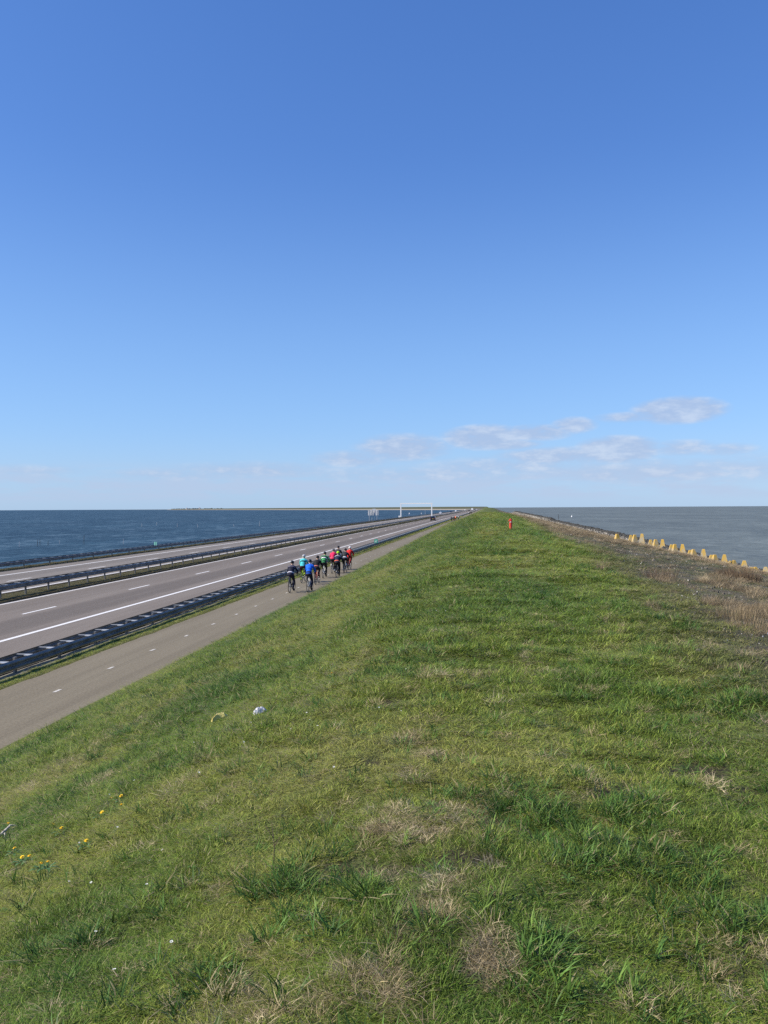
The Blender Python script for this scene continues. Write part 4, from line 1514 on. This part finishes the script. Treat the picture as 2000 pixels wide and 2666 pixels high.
for a in (
    (-10.9, 545, 36, True, (.6, .6, .62), CHAR, CHAR, CHAR, 'far off cyclist in white at the left of the farthest group', 'far off bicycle at the left of the farthest group'),
    (-10.2, 535, 36, False, BLACK, BLACK, BLACK, BLACK, 'far off cyclist in black in the middle of the farthest group', 'far off bicycle in the middle of the farthest group'),
    (-9.5, 540, 36, True, NAVY, BLACK, BLACK, BLACK, 'far off cyclist in navy at the right of the farthest group', 'far off bicycle at the right of the farthest group'),
    (-9.9, 570, 46, True, CHAR, BLACK, CHAR, BLACK, 'far off cyclist in grey ahead of the farthest group', 'far off bicycle ahead of the farthest group')):
    rider(*a, group=G3, detail=False, sc=1.08)


# ------------------------------------------------------------------ motor vehicles
m_glass, m_tail, m_plate, m_rim = mat('tinted_glass', (.015, .018, .022), .08, spec=.6, var=.02), mat('tail_lamp', (.35, .012, .01), .25), mat('yellow_plate', (.75, .52, .05), .5), mat('wheel_rim', (.32, .33, .34), .35, .7)
m_lamp = mat('headlamp_glass', (.75, .76, .78), .12)


def car(X, Y, paint, label, heading=1, tall=1.0, group=None, detail=True):
    e = empty('car', (X, Y, ROADZ + .006), 0 if heading > 0 else math.pi)
    tag(e, label, 'car', group)
    W, H = .92, 1.62 * tall
    mb = MB()
    st_ = [(-2.15, .80, .42, .80), (-2.10, .90, .28, .98), (-1.6, .93, .22, 1.02), (0, .94, .22, 1.0), (1.1, .93, .22, .98), (1.7, .90, .26, .86), (2.12, .80, .38, .66)]
    mb.loft([[(-w_, y_, z0), (w_, y_, z0), (w_ * 1.01, y_, (z0 + z1) / 2), (w_ * .96, y_, z1), (-w_ * .96, y_, z1), (-w_ * 1.01, y_, (z0 + z1) / 2)] for y_, w_, z0, z1 in st_])
    cab = [(-2.06, .80, .98, .99), (-1.86, .72, .98, H - .08), (-1.5, .70, .98, H), (.1, .70, .98, H - .02), (.45, .72, .98, H - .14), (1.15, .82, .96, .98)]
    mb.loft([[(-.88, y_, z0), (.88, y_, z0), (w_, y_, z1), (-w_, y_, z1)] for y_, w_, z0, z1 in cab])
    mb.build('body', paint, e, smooth=False)
    if detail:
        def pane(pts):
            m3 = MB()
            m3.add(pts, [tuple(range(len(pts)))])
            m3.build('window', m_glass, e)
        pane([(-.74, -2.065, 1.06), (.74, -2.065, 1.06), (.64, -1.905, H - .16), (-.64, -1.905, H - .16)])
        pane([(.74, 1.07, 1.06), (-.74, 1.07, 1.06), (-.66, .50, H - .19), (.66, .50, H - .19)])
        for s in (-1, 1):
            q = [(s * .885, -1.6, 1.04), (s * .885, .75, 1.04), (s * .745, .25, H - .16), (s * .735, -1.5, H - .14)]
            pane(q if s > 0 else q[::-1])
            m3 = MB(); m3.box((s * .76, -2.09, .98), (.20, .10, .26)); m3.build('tail_light', m_tail, e)
            m3 = MB(); m3.box((s * .68, 2.02, .66), (.26, .14, .12)); m3.build('headlight', m_lamp, e)
            m3 = MB(); m3.box((s * 1.0, .62, 1.08), (.16, .10, .13)); m3.build('mirror', paint, e)
            m3 = MB(); m3.tube([(s * .62, -1.4, H + .03), (s * .62, .1, H + .03)], .018, 6); m3.build('roof_rail', m_blk, e)
        m3 = MB(); m3.box((0, -2.165, .72), (.52, .02, .115)); m3.build('number_plate', m_plate, e)
        m3 = MB(); m3.box((0, -2.13, .42), (1.66, .14, .22)); m3.build('bumper', m_blk, e)
    for s in (-1, 1):
        for y_ in (-1.32, 1.32):
            m3 = MB(); m3.tube([(s * .72, y_, .335), (s * .93, y_, .335)], .335, 18)
            o = m3.build('wheel', m_tyre, e)
            if detail:
                m3 = MB(); m3.tube([(s * .90, y_, .335), (s * .938, y_, .335)], .215, 14); m3.build('rim', m_rim, o)


def paint(nm, c):
    return mat(nm, c, .3, .2, var=.03, spec=.5, coat=.4)


car(-19.3, 306, paint('black_paint', (.014, .014, .020)), 'dark estate car driving away on the near carriageway', 1, 1.05)
car(-33.6, 618, paint('silver_paint', (.62, .64, .66)), 'pale car coming towards us on the far carriageway', -1, .95, None, True)
car(-33.6, 812, paint('navy_paint', (.02, .025, .05)), 'dark car behind the pale one on the far carriageway', -1, 1, None, False)
car(-33.6, 936, paint('white_paint', (.75, .75, .75)), 'white car third in line on the far carriageway', -1, 1, None, False)
car(-33.6, 1350, paint('cream_paint', (.72, .70, .64)), 'farthest white car on the far carriageway', -1, 1, None, False)
car(-22.8, 1150, paint('grey_paint', (.03, .03, .035)), 'far dark car overtaking the white lorry', 1, 1, None, False)
car(-19.3, 1480, paint('blue_paint', (.03, .04, .08)), 'tiny dark car ahead of the white lorry', 1, 1, None, False)
car(-19.3, 1750, paint('pearl_paint', (.66, .67, .68)), 'tiny pale car farthest ahead on the near carriageway', 1, 1, None, False)
e = empty('lorry', (-19.3, 1190, ROADZ + .006))
tag(e, 'white box lorry far ahead on the near carriageway', 'lorry')
m_box = mat('white_lorry_paint', (.80, .80, .78), .5, var=.03)
mb = MB(); mb.box((0, -1.5, 2.45), (2.55, 9.0, 2.75)); mb.build('cargo_box', m_box, e)
mb = MB(); mb.loft([[(-1.22, y_, .6), (1.22, y_, .6), (1.2, y_, z_), (-1.2, y_, z_)] for y_, z_ in ((3.3, 3.2), (5.0, 3.1), (5.4, 1.8))]); mb.build('cab', m_box, e)
mb = MB(); mb.box((0, 0, .85), (1.1, 10.4, .3)); mb.build('chassis', m_blk, e)
mb = MB(); mb.box((0, -6.05, .75), (2.4, .12, .3)); mb.build('bumper', m_blk, e)
for y_ in (-4.6, -3.2, 3.9):
    for s in (-1, 1):
        mb = MB(); mb.tube([(s * .85, y_, .5), (s * 1.25, y_, .5)], .5, 16); mb.build('wheel', m_tyre, e)

# ------------------------------------------------------------------ gantry, signs, boxes beyond the rail
e = empty('portal_gantry', (-33, 395, -.3))
tag(e, 'white steel portal gantry spanning the far carriageway', 'gantry')
for x_ in (-7.4, 7.4):
    mb = MB(); mb.box((x_, 0, 3.3), (.50, .46, 6.7)); mb.box((x_, 0, .06), (.8, .8, .12)); mb.build('leg', m_wht, e)
mb = MB(); mb.box((0, 0, 6.86), (15.5, .50, .52)); mb.build('beam', m_wht, e)
m_panel = mat('sign_back', (.58, .58, .58), .55, .1, var=.08, scale=2.0)
e = empty('sign_board', (-40.2, 296, -.5))
tag(e, 'row of grey sign panels on four posts beyond the lake rail, seen from behind', 'sign')
for x_, w_, z0, z1, dy in ((-1.72, .52, 2.35, 4.2, .0), (-.92, .82, 2.35, 4.25, .5), (.10, 1.15, 2.35, 4.75, 1.0), (1.08, .75, 2.35, 4.3, .5), (1.66, .24, 2.35, 4.25, .0)):
    mb = MB(); mb.box((x_, dy, (z0 + z1) / 2), (w_, .06, z1 - z0))
    for q in range(3):
        mb.box((x_, dy - .045, z0 + (q + .5) * (z1 - z0) / 3), (w_, .03, .07))
    mb.build('panel', m_panel, e)
for x_, dy in ((-1.5, .0), (-.62, .5), (.36, 1.0), (1.22, .5)):
    mb = MB(); mb.tube([(x_, dy - .12, -.4), (x_, dy - .12, 4.2)], .065, 10); mb.build('post', m_grey, e)
e = empty('roadside_cabinet', (-40.0, 384, -.4)); tag(e, 'small white cabinet beside the left leg of the gantry', 'cabinet')
mb = MB(); mb.box((0, 0, .75), (.72, .4, 1.0)); mb.build('housing', m_wht, e)
mb = MB(); mb.box((0, 0, .12), (.8, .45, .3)); mb.build('plinth', m_grey, e)
m_blue = mat('sign_blue', (.04, .14, .42), .45)
e = empty('marker_board', (-39.6, 430, -.4)); tag(e, 'small blue and white marker board beyond the lake rail', 'sign')
mb = MB(); mb.box((0, 0, 1.85), (.46, .04, .9)); mb.build('board', m_wht, e)
mb = MB(); mb.box((.05, -.026, 1.5), (.36, .008, .35)); mb.build('blue_panel', m_blue, e)
mb = MB(); mb.tube([(0, .05, -.3), (0, .05, 2.2)], .04, 8); mb.build('post', m_grey, e)
e = empty('marker_board', (-39.6, 512, -.4)); tag(e, 'tiny white board farther along the lake rail', 'sign')
mb = MB(); mb.box((0, 0, 1.55), (.6, .05, .4)); mb.build('board', m_wht, e)
mb = MB(); mb.tube([(0, .05, -.3), (0, .05, 1.7)], .04, 8); mb.build('post', m_grey, e)
for x_, y_, h_, lab in ((-39.6, 545, 3.7, 'thin grey mast behind the gantry, nearer of two'), (-39.6, 735, 3.9, 'thin grey mast far along the lake rail')):
    e = empty('thin_mast', (x_, y_, -.4)); tag(e, lab, 'mast')
    mb = MB(); mb.tube([(0, 0, -.3), (0, 0, h_)], [.09, .06], 8); mb.build('pole', m_grey, e)
    mb = MB(); mb.box((0, 0, h_ + .08), (.22, .22, .2)); mb.build('head', m_grey, e)
m_grn, m_pgrn = mat('sign_green', (.015, .36, .25), .45), mat('sign_pale_green', (.25, .62, .46), .5)
e = empty('distance_marker', (-13.1, 98.7, .16)); tag(e, 'small green distance marker on the near guard rail', 'sign')
mb = MB(); mb.tube([(0, 0, -.25), (0, 0, .30)], .025, 8); mb.build('post', m_grey, e)
mb = MB(); mb.box((0, -.03, .36), (.40, .03, .46)); mb.build('plate', m_grn, e)
mb = MB()
for a, b in (((-.12, .20), (-.02, .46)), ((.0, .46), (.0, .2)), ((.04, .2), (.12, .46))):
    mb.tube([(a[0], -.048, a[1]), (b[0], -.048, b[1])], .014, 6)
mb.build('lettering', m_wht, e)
e = empty('distance_marker', (-38.4, 93.0, .20)); tag(e, 'two narrow pale green marker plates on the lake rail', 'sign')
for x_, w_ in ((-.07, .16), (.13, .09)):
    mb = MB(); mb.box((x_, -.03, .28), (w_, .03, .40)); mb.build('plate', m_pgrn, e)
mb = MB(); mb.tube([(0, 0, -.3), (0, 0, .3)], .025, 8); mb.build('post', m_grey, e)

# ------------------------------------------------------------------ on the water
m_wood, m_pale = mat('wet_stake_wood', (.045, .035, .03), .8), mat('pale_stake', (.40, .42, .44), .7)
for x, y, h_, pale, lab in ((51, 1424, 1.35, 1, 'pale stake in the lake, nearest the left edge'), (98, 1421, 1.5, 0, 'dark stake, left one of a close pair in the lake'), (104.5, 1420, 1.4, 0, 'dark stake, right one of a close pair in the lake'),
                            (125.5, 1420, 1.1, 0, 'short dark stake right of the close pair'), (155.5, 1415, .85, 1, 'short pale stake left of the tallest dark one'), (219, 1416, 2.2, 0, 'tallest dark stake standing in the lake'),
                            (321.5, 1417, 1.35, 1, 'pale stake near the green marker plates'), (370, 1371, 1.6, 1, 'far pale stake, leftmost of the far row in the lake'), (408.5, 1368, 1.6, 1, 'far stake, second of the far row in the lake'),
                            (462, 1372, 1.6, 1, 'far stake, third of the far row in the lake'), (515, 1373, 1.5, 1, 'far stake, fourth of the far row in the lake'), (609, 1371, 1.2, 1, 'low far stake left of the tall pale one'), (676, 1370, 2.4, 1, 'tall pale far stake at the right end of the row')):
    q = unproject(x, y)
    P = CAM + q * ((WATERZ - CAM.z) / q.z)
    r_ = max(.035, P.length * .00022)
    mb = MB()
    mb.tube([(0, 0, -.8), (random.uniform(-.04, .04), 0, h_ * .6), (random.uniform(-.09, .09), 0, h_)], [r_ * 1.15, r_, r_ * .75], 7)
    tag(mb.build('stake', m_pale if pale else m_wood, None, loc=P), lab, 'stake', 'fishing stakes standing in the lake')
q = unproject(1454, 1352); P = CAM + q * ((WATERZ - CAM.z) / q.z)
mb = MB(); mb.tube([(0, 0, -1), (0, 0, 2.9)], [.16, .12], 8); mb.box((0, 0, 3.0), (.5, .5, .35)); tag(mb.build('beacon_pole', m_wood, None, loc=P), 'thin dark beacon pole standing in the sea off the boulders', 'beacon')
q = unproject(1489, 1346); P = CAM + q * ((WATERZ - CAM.z) / q.z)
e = empty('buoy', P); tag(e, 'small white buoy on the sea right of the beacon pole', 'buoy')
mb = MB(); mb.tube([(0, 0, -.2), (0, 0, .5), (0, 0, .9)], [.55, .55, .3], 12); mb.build('float', m_wht, e)
mb = MB(); mb.tube([(0, 0, .8), (0, 0, 1.8)], [.12, .08], 8); mb.build('top_mark', m_wht, e)

# far shore: a few trees and houses where the dike meets the horizon on the left
m_ftree = mat('far_tree_leaves', (.050, .060, .045), .9)
mb = MB()
for k in range(90):
    s_ = S0 + LA + 4300 + 1900 * random.random()
    x, y = place(random.uniform(-20, 120), s_)
    r_ = random.uniform(2.5, 6)
    mb.ball((float(x), float(y), 4 + r_ * .5), (r_ * 1.4, r_ * 1.4, r_ * random.uniform(.6, 1)), 7, 5)
tag(mb.build('far_wood', m_ftree), 'dark line of trees on the far shore at the left', 'wood', kind='stuff')
m_roof, m_wall = mat('far_roof', (.22, .10, .07), .8), mat('far_wall', (.66, .62, .56), .8)
for k, (ds, lab) in enumerate(((4700, 'pale farmhouse among the trees on the far shore, nearer one'), (5350, 'pale farmhouse farthest left on the far shore'))):
    x, y = place(-16, S0 + LA + ds)
    e = empty('farmhouse', (float(x), float(y), 4.5), BEND); tag(e, lab, 'house')
    mb = MB(); mb.box((0, 0, 3.5), (11, 18, 7)); mb.build('wall', m_wall, e)
    mb = MB(); mb.loft([[(-6, y_, 7.01), (6, y_, 7.01), (0, y_, 12)] for y_ in (-9.5, 9.5)]); mb.build('roof', m_roof, e)
